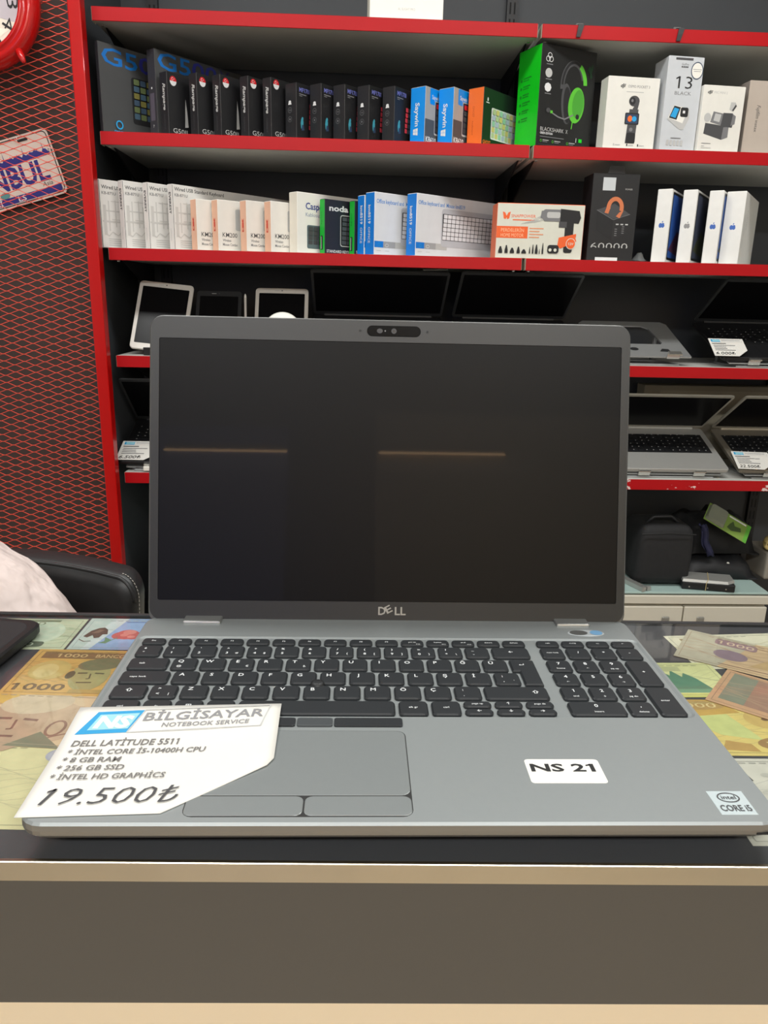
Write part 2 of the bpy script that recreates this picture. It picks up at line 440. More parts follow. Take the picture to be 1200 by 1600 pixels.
# touchpad
GAP = mat('gap_dark', (38, 38, 38), 0.7)
PADM = mat('touchpad_grey', (141, 146, 146), 0.32, 0.3, 0.02, 200)
def plate(pts, z0, z1, inset=.0004):
    cx = sum(p[0] for p in pts) / len(pts); cy = sum(p[1] for p in pts) / len(pts)
    return G().loft([[(x, y, z0) for x, y in pts], [(x, y, z1 - .0002) for x, y in pts],
                     [(x + (cx - x) * inset / max(abs(cx - x), abs(cy - y), 1e-4), y + (cy - y) * inset / max(abs(cx - x), abs(cy - y), 1e-4), z1) for x, y in pts]], False, True)
plate(rrect(-.1052, .0048, .0034, .0778, .005), ZDK - .0004, ZDK + .00015).build('touchpad_gap', GAP, LT)
plate(rrect(-.1046, .0205, .0028, .0772, .0045), ZDK, ZDK + .0004).build('touchpad', PADM, LT)
plate(rrect(-.1046, .0054, -.0491, .0196, .0035), ZDK, ZDK + .0005).build('touchpad_button', PADM, LT)
plate(rrect(-.0483, .0054, .0028, .0196, .0035), ZDK, ZDK + .0005).build('touchpad_button', PADM, LT)
for a, b, m in ((-.097, -.0585, KEYM), (-.0575, -.0375, mat('key_grey', (66, 70, 72), 0.45)), (-.0365, .0022, KEYM)):
    plate(rrect(a, .0815, b, .0895, .0012), ZDK - .0002, ZDK + .0012).build('pointing_button', m, LT)
# keys
KC = {}
KZ = ZDK - .0009
def key(x0, y0, x1, y1, legend=None, poly=None):
    gap = .0011
    w_, d_ = round(x1 - x0 - 2 * gap, 4), round(y1 - y0 - 2 * gap, 4)
    kk = (w_, d_) if poly is None else ('p', x0)
    if kk not in KC:
        if poly is None: lo = rrect(-w_ / 2, -d_ / 2, w_ / 2, d_ / 2, .0022, 2); hi = rrect(-w_ / 2 + .0008, -d_ / 2 + .0008, w_ / 2 - .0008, d_ / 2 - .0006, .0018, 2)
        else: lo, hi = poly
        gg = G().loft([[(x, y, 0) for x, y in lo], [(x, y, .0013) for x, y in lo], [(x, y, .0021) for x, y in hi]], False, True)
        KC[kk] = gg.mesh('key', KEYM)
    o = link('key', KC[kk], LT, ((x0 + x1) / 2, (y0 + y1) / 2, KZ))
    if legend:
        p = Print((0, 0, .0021), (1, 0, 0), (0, 1, 0), (0, 0, 1), None, .00006)
        for t, u, v, h in legend: p.text(t, u, v, h, LEG_W, None, 0, .012 if h > .0025 else .006, 0, 'c')
        p.build('key_legend', o)
    return o
UX, RY, KX0 = .0185, .018, -.1731
ROWC = {'fn': .1885, 'n': .1738, 'q': .1552, 'a': .1372, 'z': .1192, 'c': .1012}
def rowkeys(row, x, items, h=.0172):
    yc = ROWC[row]
    for wu, leg in items:
        key(x, yc - h / 2, x + wu * UX, yc + h / 2, leg); x += wu * UX
    return x
def L1(ch): return [(ch, -.0026, .0012, .0036)]
def L2(a, b, c=None): 
    r = [(a, -.0028, .0018, .0026), (b, -.0028, -.0046, .0028)]
    if c: r.append((c, .0038, -.0046, .0024))
    return r
def LS(t, h=.0019): return [(t, 0, -.0006, h)]
fn = ['Esc'] + ['F%d' % i for i in range(1, 10)] + ['prt sc', 'home', 'end', 'insert', 'delete']
rowkeys('fn', KX0, [(14.5 / 15, [(t, 0, -.0006, .0017)] + ([('F%d' % (i), .004, -.0036, .0014)] if 10 <= i <= 12 else [])) for i, t in enumerate(fn)], .0106)
rowkeys('n', KX0, [(1, L2(a, b, c)) for a, b, c in (('é', '"', None), ('!', '1', None), ("'", '2', None), ('^', '3', '#'), ('+', '4', '$'), ('%', '5', None), ('&', '6', None), ('/', '7', '{'), ('(', '8', '['), (')', '9', ']'), ('=', '0', '}'), ('?', '*', '\\'), ('_', '-', None))] + [(1.5, LS('\u2190', .003))])
q = [(1.5, [('tab', -.004, -.001, .0022)]), (1, L1('Q') + [('@', -.0026, -.005, .0024)]), (1, L1('W')), (1, L1('E') + [('\u20ac', .004, -.0046, .0024)]), (1, L1('R')), (1, L1('T') + [('\u20ba', .004, -.0046, .0024)])] + [(1, L1(c)) for c in 'YUIOPĞÜ']
xq = rowkeys('q', KX0, q)
xa = rowkeys('a', KX0, [(1.75, [('caps lock', -.004, -.001, .0020)])] + [(1, L1(c)) for c in 'ASDFGHJKLŞİ'] + [(1, L2(';', ',', '`'))])
rowkeys('z', KX0, [(1.25, LS('\u21e7', .0034)), (1, L2('>', '<', '|'))] + [(1, L1(c)) for c in 'ZXCVBNMÖÇ'] + [(1, L2(':', '.')), (2.25, [('\u21e7', .012, -.001, .0034)])])
rowkeys('c', KX0, [(1.25, LS('ctrl')), (1, LS('fn')), (1, LS('\u229e', .0034)), (1, LS('alt')), (5.1, None), (1.05, LS('alt gr')), (1.05, LS('ctrl'))])
xr = KX0 + 11.45 * UX; aw = (14.5 - 11.45) / 3 * UX
for i, (up, dn) in enumerate((('page up', '\u2190'), ('\u2191', '\u2193'), ('page dn', '\u2192'))):
    for t, y0, y1 in ((up, .1013, .1100), (dn, .0926 + .0006, .1013)):
        key(xr + i * aw, y0, xr + (i + 1) * aw, y1, LS(t, .0016 if len(t) > 1 else .0026))
# ISO enter
ex1 = KX0 + 14.5 * UX - .0011; ea = xq + .0011; eb = xa + .0011; y1_, ym, y0_ = ROWC['q'] + .0075, ROWC['q'] - .0075, ROWC['a'] - .0075
ecx, ecy = (ea + ex1) / 2, (y0_ + y1_) / 2
def epoly(i): return [(x - ecx, y - ecy) for x, y in ((eb + i, y0_ + i), (ex1 - i, y0_ + i), (ex1 - i, y1_ - i), (ea + i, y1_ - i), (ea + i, ym + i), (eb + i, ym + i))]
key(ecx - .009, ecy - .009, ecx + .009, ecy + .009, [('\u21b5', -.001, .008, .003)], (epoly(0), epoly(.0008)))
NPX, NU = .1014, .01785
def nk(c, yc, t, w_=1, h=.0172, top=None):
    key(NPX + c * NU, yc - h / 2 if top is None else top, NPX + (c + w_) * NU, yc + h / 2, t)
for c, t in enumerate(('calc', 'C/CE', '+/-', '\u2190')): nk(c, ROWC['fn'], LS(t, .0016), 1, .0106)
for c, t in enumerate(('num lock', '/', '*', '-')): nk(c, ROWC['n'], LS(t, .0016 if len(t) > 1 else .003))
for r, ts in (('q', (('7', 'home'), ('8', '\u2191'), ('9', 'pg up'))), ('a', (('4', '\u2190'), ('5', None), ('6', '\u2192'))), ('z', (('1', 'end'), ('2', '\u2193'), ('3', 'pg dn')))):
    for c, (a, b) in enumerate(ts): nk(c, ROWC[r], [(a, 0, .0012, .0034)] + ([(b, 0, -.0048, .0018)] if b else []))
nk(3, ROWC['q'], LS('+', .003), 1, .0172, ROWC['a'] - .0086)
nk(3, ROWC['z'], LS('enter', .0019), 1, .0172, ROWC['c'] - .0086)
nk(0, ROWC['c'], [('0', 0, .0012, .0034), ('insert', 0, -.0048, .0018)], 2)
nk(2, ROWC['c'], [(',', 0, .0012, .0034), ('delete', 0, -.0048, .0018)])
G().lathe([(.0042, 0), (.0046, .0012), (.0040, .0030), (.0022, .0034)], 14).build('pointing_stick', BLACK_SAT, LT, (-.0483, .1290, KZ), smooth=True)
# stickers
stk = plate(rrect(.0644, .0305, .1036, .0508, .0018), ZDK, ZDK + .0003); stk = stk.build('number_sticker', WHITE, LT)
stk['label'] = 'white sticker reading NS 21'
Print((.0644, .0305, ZDK + .0003), (1, 0, 0), (0, 1, 0), (0, 0, 1)).text('NS 21', .0020, .0094, .0066, INK, .0335, 0, .028).build('lettering', stk)
CORE = mat('sticker_pale_blue', (198, 210, 212), 0.35, 0.2)
stk = plate([(.1503, .0062), (.1680, .0062), (.1683, .0240), (.1503, .0240)], ZDK, ZDK + .0003).build('processor_sticker', CORE, LT)
Print((.1503, .0062, ZDK + .0003), (1, 0, 0), (0, 1, 0), (0, 0, 1)).ring(.0088, .0124, .0056, .0038, .0007, DGREY).text('intel', .0088, .0111, .0030, DGREY, .0072, 0, .01, 0, 'c').text('CORE i5', .0088, .0022, .0046, DGREY, .0150, 0, .015, 0, 'c').build('lettering', stk)
pb = plate([(x, y) for x, y in [(.1436 + .0135 * math.cos(2 * PI * i / 28), .2085 + .0055 * math.sin(2 * PI * i / 28)) for i in range(28)]], ZDK, ZDK + .0002).build('power_sticker', mat('sticker_clear', (176, 182, 184), 0.25), LT)
Print((.1436, .2085, ZDK + .0002), (1, 0, 0), (0, 1, 0), (0, 0, 1)).ell(-.0055, 0, .0066, .0040, mat('power_key', (82, 82, 80), 0.4)).ell(.0075, 0, .0046, .0040, mat('blue_dot', (112, 158, 196), 0.4)).build('power_key', pb)
for a, b in ((-.1515, -.1240), (.1246, .1495)):
    G().rbox((a, .2190, ZDK - .001), (b, .2330, ZDK + .0022), .0010, 2).build('hinge', mat('hinge_silver', (168, 170, 168), 0.3, 0.7), LT)
# lid
LID = .2492
LSH = mat('lid_shell_grey', (88, 89, 88), 0.40, 0.4, 0.02, 80)
BEZ = mat('bezel_black', (29, 30, 30), 0.42, 0, 0.03, 60)
LH = .2256
def ll(i, y, r): return [(x, y, z) for x, z in rrect(-HW + i, -.0035 + i, HW - i, LH - i, r, 6)]
lid = G().loft([ll(.0012, .0004, .009), ll(.0002, .0014, .010), ll(0, .0045, .010), ll(.003, .0068, .010)], True, True).build('lid', LSH, LT, (0, .2288, ZDK - .0013), (-LID, 0, 0))
bz_o = rrect(-HW + .0016, .0005, HW - .0016, LH - .0012, .0085, 6); bz_i = rrect(-.1721, .015, .1721, .2086, .0012, 6)
G().loft([[(x, .0004, z) for x, z in bz_o], [(x, -.0006, z) for x, z in bz_o], [(x, -.0006, z) for x, z in bz_i], [(x, .0002, z) for x, z in bz_i]], False, False).build('bezel', BEZ, lid)
LCD = mat('laptop_display', (5, 5, 6), 0.40, 0, 0.02, 20, 0, 0.15, 0.03)
LCD.node_tree.nodes['Principled BSDF'].inputs['Coat Roughness'].default_value = 0.02
G().box((-.1722, .00005, .0149), (.1722, .00025, .2087)).build('screen', LCD, lid)
cm = G().loft([[(x, -.0006, z) for x, z in rrect(-.0195, .2128, .0205, .2208, .0039, 5)], [(x, -.0010, z) for x, z in rrect(-.0192, .2131, .0202, .2205, .0037, 5)]], False, True).build('webcam_bar', mat('webcam_gloss', (9, 9, 10), 0.18, 0, 0.02, 20, 0, 0.2), lid)
Print((0, -.0010, 0), (1, 0, 0), (0, 0, 1), (0, -1, 0)).ell(-.010, .2168, .0022, .0018, DGREY).ell(.0005, .2168, .0020, .0020, DGREY).ell(.0005, .2168, .0011, .0011, BLACK).ell(-.006, .2168, .0006, .0006, GREYINK).build('webcam_lens', cm)
for u in (-.0245, .0255): Print((0, -.0006, 0), (1, 0, 0), (0, 0, 1), (0, -1, 0)).ell(u, .2168, .0009, .0009, INK, 10).build('microphone_hole', lid)
p = Print((.002, -.0006, .0053), (1, 0, 0), (0, 0, 1), (0, -1, 0))
LOGO = mat('logo_silver', (160, 162, 160), 0.3, 0.6)
p.text('D', -.0102, 0, .0062, LOGO, .0056, 0, .02).text('E', -.0034, .0008, .0056, LOGO, .0046, rad(28), .02).text('LL', .0022, 0, .0062, LOGO, .0082, 0, .02)
p.build('logo_lettering', lid)
# front speaker slot
G().box((.1650, -.0002, .0118), (.1735, .0006, .0128)).build('front_slot', INK, LT)

# ------------------------------------------------------------------ price card on the laptop
CY = mat('logo_cyan', (30, 150, 204), 0.5); PALE = mat('logo_pale', (150, 206, 216), 0.5)
def card_z(y):                       # paper rests on the keys at the back and on the deck in front
    t = min(1, max(0, (y - .058) / .04)); t = t * t * (3 - 2 * t)
    return CT + ZDK + .0006 + .0024 * t
pc_o = Vector((-.1802, .0052)); pa = rad(2.2)
pu = Vector((math.cos(pa), math.sin(pa))); pv = Vector((-math.sin(pa) * .4, 1.0))
def card_warp(u, v):
    q_ = pc_o + pu * u + pv * v
    return Vector((q_.x, q_.y, card_z(q_.y) + .0012 * math.exp(-((u - .108) ** 2 + (v - .05) ** 2) / .0006)))
rows = []
CWD, CHT = .1145, .0925
for j in range(17):
    v_ = CHT * j / 16
    ur = CWD if v_ > .037 else .0655 + (CWD - .0655) * v_ / .037
    if v_ > .05: ur = CWD
    rows.append([card_warp(ur * i / 20, v_) for i in range(21)])
pcard = G().sheet(rows).build('price_card', PAPER, smooth=True)
sm = pcard.modifiers.new('thick', 'SOLIDIFY'); sm.thickness = .0003; sm.offset = -1
tag(pcard, 'large white printed price card with a cut corner lying on the laptop', 'price card')
p = Print((0, 0, 0), (1, 0, 0), (0, 1, 0), (0, 0, 1), card_warp, .00012)
p.poly([(.0050, .0665), (.0325, .0675), (.0380, .0880), (.0120, .0868)], CY)
p.poly([(.0105, .0700), (.0320, .0708), (.0355, .0850), (.0140, .0840)], PALE)
p.text('NS', .0128, .0722, .0105, PAPER, .0205, 0, .05, .2)
p.line([(.0325, .0675), (.1045, .0700), (.1085, .0905), (.0380, .0880), (.0325, .0675)], .0008, LGREY)
p.text('BİLGİSAYAR', .0385, .0775, .0078, mat('logo_grey', (138, 138, 140), 0.6), .0665, rad(1.5), .014, .12)
p.text('NOTEBOOK SERVICE', .0500, .0715, .0038, mat('logo_grey', (138, 138, 140), 0.6), .0480, rad(1.5), .014, .12)
TX = mat('card_text', (112, 110, 108), 0.6)
for t, u, v, wd in (('DELL LATİTUDE 5511', .0065, .0560, .0560), ('* İNTEL CORE İ5-10400H CPU', .0068, .0485, .0710), ('* 8 GB RAM', .0065, .0415, .0295), ('* 256 GB SSD', .0060, .0345, .0335), ('* İNTEL HD GRAPHİCS', .0055, .0270, .0560)):
    p.text(t, u, v, .0052 if u == .0065 and 'DELL' in t else .0044, TX, wd, 0, .016, .1)
p.text('19.500\u20ba', .0075, .0075, .0130, DGREY, .0640, 0, -.010, .28)
p.build('lettering', pcard)

# ------------------------------------------------------------------ banknotes under the glass
def banknote(corner, ang, wid, hgt, rgb, deco, label, zoff=0.0, name=None):
    m = mat('note_%d_%d_%d' % rgb, tuple(int(c * .90) for c in rgb), 0.55, 0, 0.16, 90)
    o = G().box((0, 0, 0), (wid, hgt, .00012)).build('banknote', m, None, (corner[0], corner[1], CT - .00205 + zoff), (0, 0, ang))
    tag(o, label, 'banknote', 'banknotes under the counter glass')
    p = Print((0, 0, .00012), (1, 0, 0), (0, 1, 0), (0, 0, 1), None, .00001)
    guilloche(p, wid, hgt, cm_(*[int(c * .93) for c in rgb]), 10); deco(p, wid, hgt)
    f_ = cm_(*[int(c * .82) for c in rgb]); p.line([(.003, .003), (wid - .003, .003), (wid - .003, hgt - .003), (.003, hgt - .003), (.003, .003)], .0005, f_)
    for k in range(9): p.rect(wid * .12 + k * .006, hgt - .0052, wid * .12 + k * .006 + .004, hgt - .0042, f_)
    p.build('note_print', o)
    return o
def cm_(r, g_, b):
    y_ = (r + g_ + b) / 3
    return mat('ink_%d_%d_%d' % (r, g_, b), tuple(.88 * (c * .85 + y_ * .15) for c in (r, g_, b)), 0.6, 0, 0.2, 120)
def guilloche(p, w_, h_, m, n=12):
    for k in range(n):
        p.line([(w_ * i / 14, h_ * (.25 + .5 * k / n) + .004 * math.sin(i * .9 + k)) for i in range(15)], .0004, m)
def head(p, u, v, s, m1, m2, m3):
    p.ell(u, v, s * .62, s, m1, 24, .15); p.ell(u + s * .1, v + s * .75, s * .72, s * .42, m2, 20, .2)
    p.ell(u - s * .62, v, s * .14, s * .26, m3); p.line([(u - s * .42, v + s * .12), (u - s * .12, v + s * .14)], s * .08, m3)
    p.line([(u + s * .12, v + s * .14), (u + s * .42, v + s * .12)], s * .08, m3)
    p.line([(u, v + s * .1), (u + s * .06, v - s * .22), (u - s * .04, v - s * .24)], s * .05, m3); p.line([(u - s * .25, v - s * .48), (u + s * .22, v - s * .46)], s * .07, m3)
def d_green250(p, w_, h_):
    guilloche(p, w_, h_, cm_(176, 190, 150)); p.rect(0, .0, .012, h_, cm_(196, 190, 110)); p.ell(w_ - .034, h_ * .52, .024, .022, cm_(206, 218, 190), 30)
    p.ell(w_ - .034, h_ * .52, .020, .018, cm_(198, 212, 186), 30); p.rect(.02, h_ - .006, w_ - .02, h_ - .002, cm_(120, 132, 100))
    p.rect(w_ - .048, .004, w_ - .018, .013, cm_(96, 104, 84), .003); p.text('250', w_ - .045, .0055, .006, cm_(210, 220, 196), .02); p.text('250', w_ - .05, h_ - .012, .006, cm_(120, 132, 100), .02)
def d_rose(p, w_, h_):
    p.poly([(0, 0), (.010, 0), (.018, h_), (0, h_)], cm_(196, 210, 202)); p.poly([(.016, 0), (w_, 0), (w_, h_), (.030, h_)], cm_(150, 176, 222))
    r, r2 = cm_(214, 96, 92), cm_(232, 134, 124)
    for u, v, a, b, m in ((.0365, .026, .0085, .0085, r), (.0315, .024, .0060, .0062, r), (.0420, .024, .0062, .0065, r), (.0375, .030, .0050, .0042, r2), (.0345, .025, .0030, .0026, r2), (.0405, .022, .0030, .0022, r2)): p.ell(u, v, a, b, m)
    gr = cm_(112, 150, 112); p.poly([(.028, .016), (.0215, .021), (.023, .014), (.019, .011), (.025, .010)], gr); p.line([(.026, .014), (.031, .020)], .001, gr)
    br, b2 = cm_(104, 74, 62), cm_(140, 104, 86)
    p.poly([(.0045, .022), (.0075, .032), (.012, .037), (.016, .038), (.0195, .034), (.0215, .026), (.018, .0255), (.017, .020), (.0135, .019), (.011, .024), (.008, .020)], br); p.poly([(.009, .028), (.013, .034), (.017, .033), (.014, .028)], b2)
    p.line([(.003, .017), (.008, .013), (.013, .014)], .0009, br); p.line([(.030, .048), (.046, .0485)], .001, cm_(90, 110, 170))
def d_orange(p, w_, h_):
    p.rect(.006, h_ - .014, w_, h_ - .004, cm_(150, 110, 66)); p.text('1000', .016, h_ - .0118, .0055, cm_(228, 186, 120), .022, 0, .01); p.text('BANCO CENTRAL', .044, h_ - .0115, .005, cm_(228, 186, 120), .05, 0, .01)
    guilloche(p, w_ * .4, h_, cm_(206, 168, 84)); p.ell(.020, h_ * .52, .014, .014, cm_(214, 182, 98), 24); p.ell(.018, h_ * .50, .008, .010, cm_(224, 196, 120), 18); head(p, .0500, h_ * .42, .0215, cm_(178, 166, 104), cm_(128, 122, 82), cm_(100, 92, 62))
    p.text('1000', .004, .006, .009, cm_(128, 96, 58), .036, 0, .02); p.rect(.044, .003, w_, .008, cm_(196, 160, 84))
def d_pink(p, w_, h_):
    p.poly([(0, h_), (w_ * .75, h_), (w_ * .45, h_ - .014), (0, h_ - .022)], cm_(232, 184, 84)); guilloche(p, w_, h_, cm_(206, 160, 130))
    p.ell(w_ - .010, .030, .008, .008, cm_(214, 130, 110)); p.ell(w_ * .62, h_ * .46, .030, .024, cm_(214, 178, 144), 26, -.25); head(p, w_ * .50, h_ * .40, .031, cm_(206, 168, 136), cm_(222, 196, 162), cm_(150, 104, 88)); p.ring(w_ * .74, h_ * .34, .006, .009, .0018, cm_(164, 116, 96), 16); p.line([(w_ * .70, h_ * .12), (w_ * .78, h_ * .22), (w_ * .86, h_ * .30)], .0012, cm_(164, 116, 96)); p.poly([(w_ * .55, 0), (w_ * .85, 0), (w_ * .68, .016)], cm_(140, 138, 110))
def d_cream(p, w_, h_):
    p.ell(w_ - .016, h_ - .011, .0085, .0068, cm_(182, 180, 196), 24); p.ell(w_ - .016, h_ - .011, .007, .0054, cm_(192, 190, 204), 24); p.ring(.016, .012, .010, .009, .001, cm_(196, 180, 160)); p.text('20', .010, .008, .007, cm_(170, 108, 92), .011); p.line([(.03, .04), (.05, .042)], .0006, cm_(206, 198, 160))
def d_plain(p, w_, h_):
    guilloche(p, w_, h_, cm_(206, 196, 150)); p.rect(.01, h_ - .012, .03, h_ - .006, cm_(170, 150, 110))
def d_rosy(p, w_, h_):
    p.poly([(.0, .0), (.03, .0), (.05, h_), (.0, h_)], cm_(196, 186, 160)); guilloche(p, w_, h_, cm_(190, 150, 116), 9); p.rect(.022, h_ - .016, .052, h_ - .005, cm_(160, 122, 128), .003); p.text('1000', .024, h_ - .0135, .0065, cm_(226, 196, 160), .026)
    p.ell(.036, .024, .012, .009, cm_(150, 122, 136)); p.poly([(.05, .012), (.09, .016), (.11, .010), (.12, .026), (.08, .036), (.06, .028)], cm_(206, 168, 110)); p.line([(.03, .006), (w_, .010)], .001, cm_(150, 110, 90)); p.line([(.05, h_ - .008), (w_, h_ - .012)], .0012, cm_(170, 130, 96))
def d_castle(p, w_, h_):
    c = cm_(86, 142, 110); p.poly([(.02, .010), (.058, .010), (.052, .026), (.046, .034), (.043, .028), (.038, .038), (.035, .030), (.030, .037), (.028, .026), (.022, .030)], c)
    p.rect(.012, .006, .064, .011, cm_(110, 170, 130)); p.ell(.014, h_ - .010, .008, .005, cm_(112, 166, 120)); p.rect(.030, h_ - .013, .046, h_ - .006, cm_(196, 198, 140)); p.line([(.004, .02), (.012, .034), (.02, .022), (.008, .012)], .001, cm_(80, 120, 100)); p.rect(0, 0, w_, .005, cm_(222, 218, 110))
def d_brown(p, w_, h_):
    p.poly([(.006, .008), (.022, .008), (.022, h_ - .004), (.006, h_ - .004)], cm_(140, 142, 118)); p.poly([(.022, .008), (w_, .008), (w_, h_ - .010), (.022, h_ - .004)], cm_(176, 130, 106)); guilloche(p, w_, h_, cm_(196, 160, 122), 6); p.poly([(.05, .010), (.09, .012), (.08, .030), (.06, .034)], cm_(214, 170, 132))
def d_yellow(p, w_, h_):
    p.poly([(0, h_), (.05, h_), (.06, h_ - .016), (.02, h_ - .022), (0, h_ - .016)], cm_(216, 168, 72)); p.poly([(.02, h_ - .022), (.05, h_ - .018), (.06, .016), (.036, .022)], cm_(214, 218, 130)); p.ell(.075, h_ - .024, .016, .012, cm_(222, 184, 96)); p.ell(.072, h_ - .024, .0022, .0018, cm_(130, 90, 50))
    p.ell(.034, h_ - .007, .020, .006, cm_(196, 152, 80)); p.text('1000', .020, h_ - .010, .006, cm_(234, 206, 140), .028); p.ell(.074, .012, .020, .008, cm_(178, 134, 74)); p.text('1000', .060, .0085, .007, cm_(236, 214, 140), .029, 0, .01); p.poly([(.03, .006), (.052, .004), (.050, .012), (.036, .016)], cm_(206, 160, 80))
def d_one(p, w_, h_):
    for k in range(26): p.ell(random.uniform(.004, w_ - .004), random.uniform(.004, h_ - .004), .003, .002, cm_(202, 196, 184))
    p.text('1', .020, h_ - .022, .014, cm_(84, 78, 74), .006, .2, .03)
def w2c(x, y): return (x, y)
banknote((-.3700, .2190), rad(-.5), .1330, .0540, (200, 206, 176), d_green250, 'pale green banknote with 250 beside the red rose note', .0)
banknote((-.2350, .2180), rad(-.8), .1350, .0550, (208, 216, 216), d_rose, 'pale blue banknote with a red rose and brown bird', .00016)
banknote((-.2560, .1530), rad(-2.5), .1400, .0650, (216, 170, 96), d_orange, 'orange banknote with a portrait, left of the laptop keyboard', .00032)
banknote((-.2900, .1010), rad(-6), .1150, .0600, (224, 196, 160), d_pink, 'pinkish banknote with a bald portrait beside the laptop corner', .00016)
banknote((-.2780, .0260), rad(-2), .1020, .0730, (224, 214, 166), d_cream, 'cream banknote with a lilac oval by the counter edge', .0)
banknote((.2240, .1900), rad(4), .1200, .0560, (228, 222, 196), d_plain, 'pale cream banknote mostly hidden under the crumpled pink note', .0)
banknote((.2140, .2110), rad(-34), .1350, .0560, (212, 180, 142), d_rosy, 'pinkish brown 1000 note lying aslant on top, right of laptop', .00064)
banknote((.1640, .1500), rad(.5), .0720, .0495, (222, 222, 160), d_castle, 'pale green banknote with a dark green castle beside the number keys', .00016)
banknote((.2090, .1470), rad(-40), .1300, .0560, (208, 164, 126), d_brown, 'brown banknote with a green end under the aslant note', .00048)
banknote((.1640, .0840), rad(-1), .1200, .0640, (228, 204, 122), d_yellow, 'yellow banknote with two 1000 marks right of the palm rest', .0)
banknote((.1700, .0080), rad(-1), .1100, .0730, (216, 210, 198), d_one, 'whitish speckled banknote with a black 1 by the laptop corner', .0)
# black pad resting on the notes, left
pad = thing('counter_pad', 'black rounded slab lying on the counter at the left edge', 'pad', (-.262, .236, CT), (0, 0, rad(-7)))
def pl(i, z): return [(x, y, z) for x, y in rrect(-.16 + i, -.075 + i, .0 - i, .012 - i, .012, 5)]
G().loft([pl(.001, .0002), pl(0, .002), pl(0, .0065), pl(.0015, .008)], True, True).build('body', BLACK, pad)
G().loft([pl(.006, .008), pl(.0065, .0083)], False, True).build('top_face', BLACK_SAT, pad)

# ------------------------------------------------------------------ cartons on the shelves
def carton(label, cat, group, x, y, z, ang, wid, L, h, spine, cover, body=None, name='keyboard_box', ytop=None):
    body = body or cover
    o = thing(name, label, cat, (x, y, z + .0006), (0, 0, rad(ang)), group)
    g = G(); b = .0009
    bm = bmesh.new(); bmesh.ops.create_cube(bm, size=1.0)
    for q_ in bm.verts: q_.co = Vector(((q_.co.x + .5) * L, (q_.co.y + .5) * wid, (q_.co.z + .5) * h))
    bmesh.ops.bevel(bm, geom=bm.edges[:], offset=b, segments=1, affect='EDGES')
    bm.faces.ensure_lookup_table()
    g.v = [tuple(v.co) for v in bm.verts]; bm.verts.index_update()
    for f in bm.faces:
        g.f.append([v.index for v in f.verts]); n = f.normal
        g.m.append(0 if n.x < -.9 else 1 if n.y < -.9 else 2)
    bm.free()
    g.build('carton', [spine, cover, body], o)
    # tuck flap closing the top, its front seam a hair proud
    G().box((.002, .002, h - .0002), (L - .002, wid - .002, h + .0006)).build('tuck_flap', body, o)
    cv = Print((0, 0, 0), (1, 0, 0), (0, 0, 1), (0, -1, 0)); sp = Print((0, wid, 0), (0, -1, 0), (0, 0, 1), (-1, 0, 0))
    return o, cv, sp
def fin(o, cv, sp):
    if cv.g.v: cv.build('cover_print', o)
    if sp.g.v: sp.build('side_print', o)
    return o
def back(x, dy, y0=1.712):           # keep the same line of sight when a box stands dy further in
    s = (y0 + dy - CAM.y) / (y0 - CAM.y)
    return CAM.x + (x - CAM.x) * s + dy * 0.0, y0 + dy
GB = mat('box_dark_grey', (70, 71, 72), 0.45); GB2 = mat('box_spine_grey', (52, 51, 56), 0.45)
BLUE_T = mat('print_blue', (20, 110, 190), 0.4); BLUE_T2 = mat('print_indigo', (46, 50, 140), 0.4); BKB = mat('box_black', (27, 27, 29), 0.42); BKB2 = mat('box_black_spine', (33, 33, 36), 0.42)
CYA = mat('print_cyan', (40, 160, 220), 0.4); WINK = mat('print_white', (225, 225, 225), 0.5); REDP = mat('print_red', (206, 32, 40), 0.45)
KEYP = [mat('print_key_%d' % i, c) for i, c in enumerate(((66, 92, 110), (96, 110, 70), (60, 80, 100), (120, 116, 60)))]
# two tall grey keyboard boxes
for i, (x, dy, L_, lab) in enumerate(((-.629, .002, .40, 'tall dark grey keyboard box with blue lettering at the far left'), (-.500, .028, .40, 'tall dark grey keyboard box behind the black boxes, blue lettering'))):
    xx, yy = back(x, dy)
    o, cv, sp = carton(lab, 'box', 'tall grey keyboard boxes', xx, yy, Z2, 50, .012 if i == 0 else .030, L_, .194 if i == 0 else .189, GB2, GB, BKB)
    cv.text('G5', .008, .150, .037, BLUE_T, .098, 0, .012).text('00', .110, .150, .037, BLUE_T2, .080, 0, .012).text('X', .196, .150, .037, mat('print_deep_indigo', (48, 44, 96)), .035, 0, .01)
    cv.rect(.085, .032, .37, .135, INK, .006)
    for r in range(6):
        for c in range(15): cv.rect(.090 + c * .0185, .044 + r * .0150, .1055 + c * .0185, .0565 + r * .0150, KEYP[(c + r) % 4], .002)
    cv.ring(.043, .022, .010, .010, .003, CYA, 16).text('DIGGER', .028, .004, .005, CYA, .034, 0, .02)
    if i: sp.rect(.006, .035, .022, .095, mat('spine_label', (86, 80, 92))).rect(.012, .104, .016, .108, WINK).text('7', .013, .02, .006, WINK)
    fin(o, cv, sp)
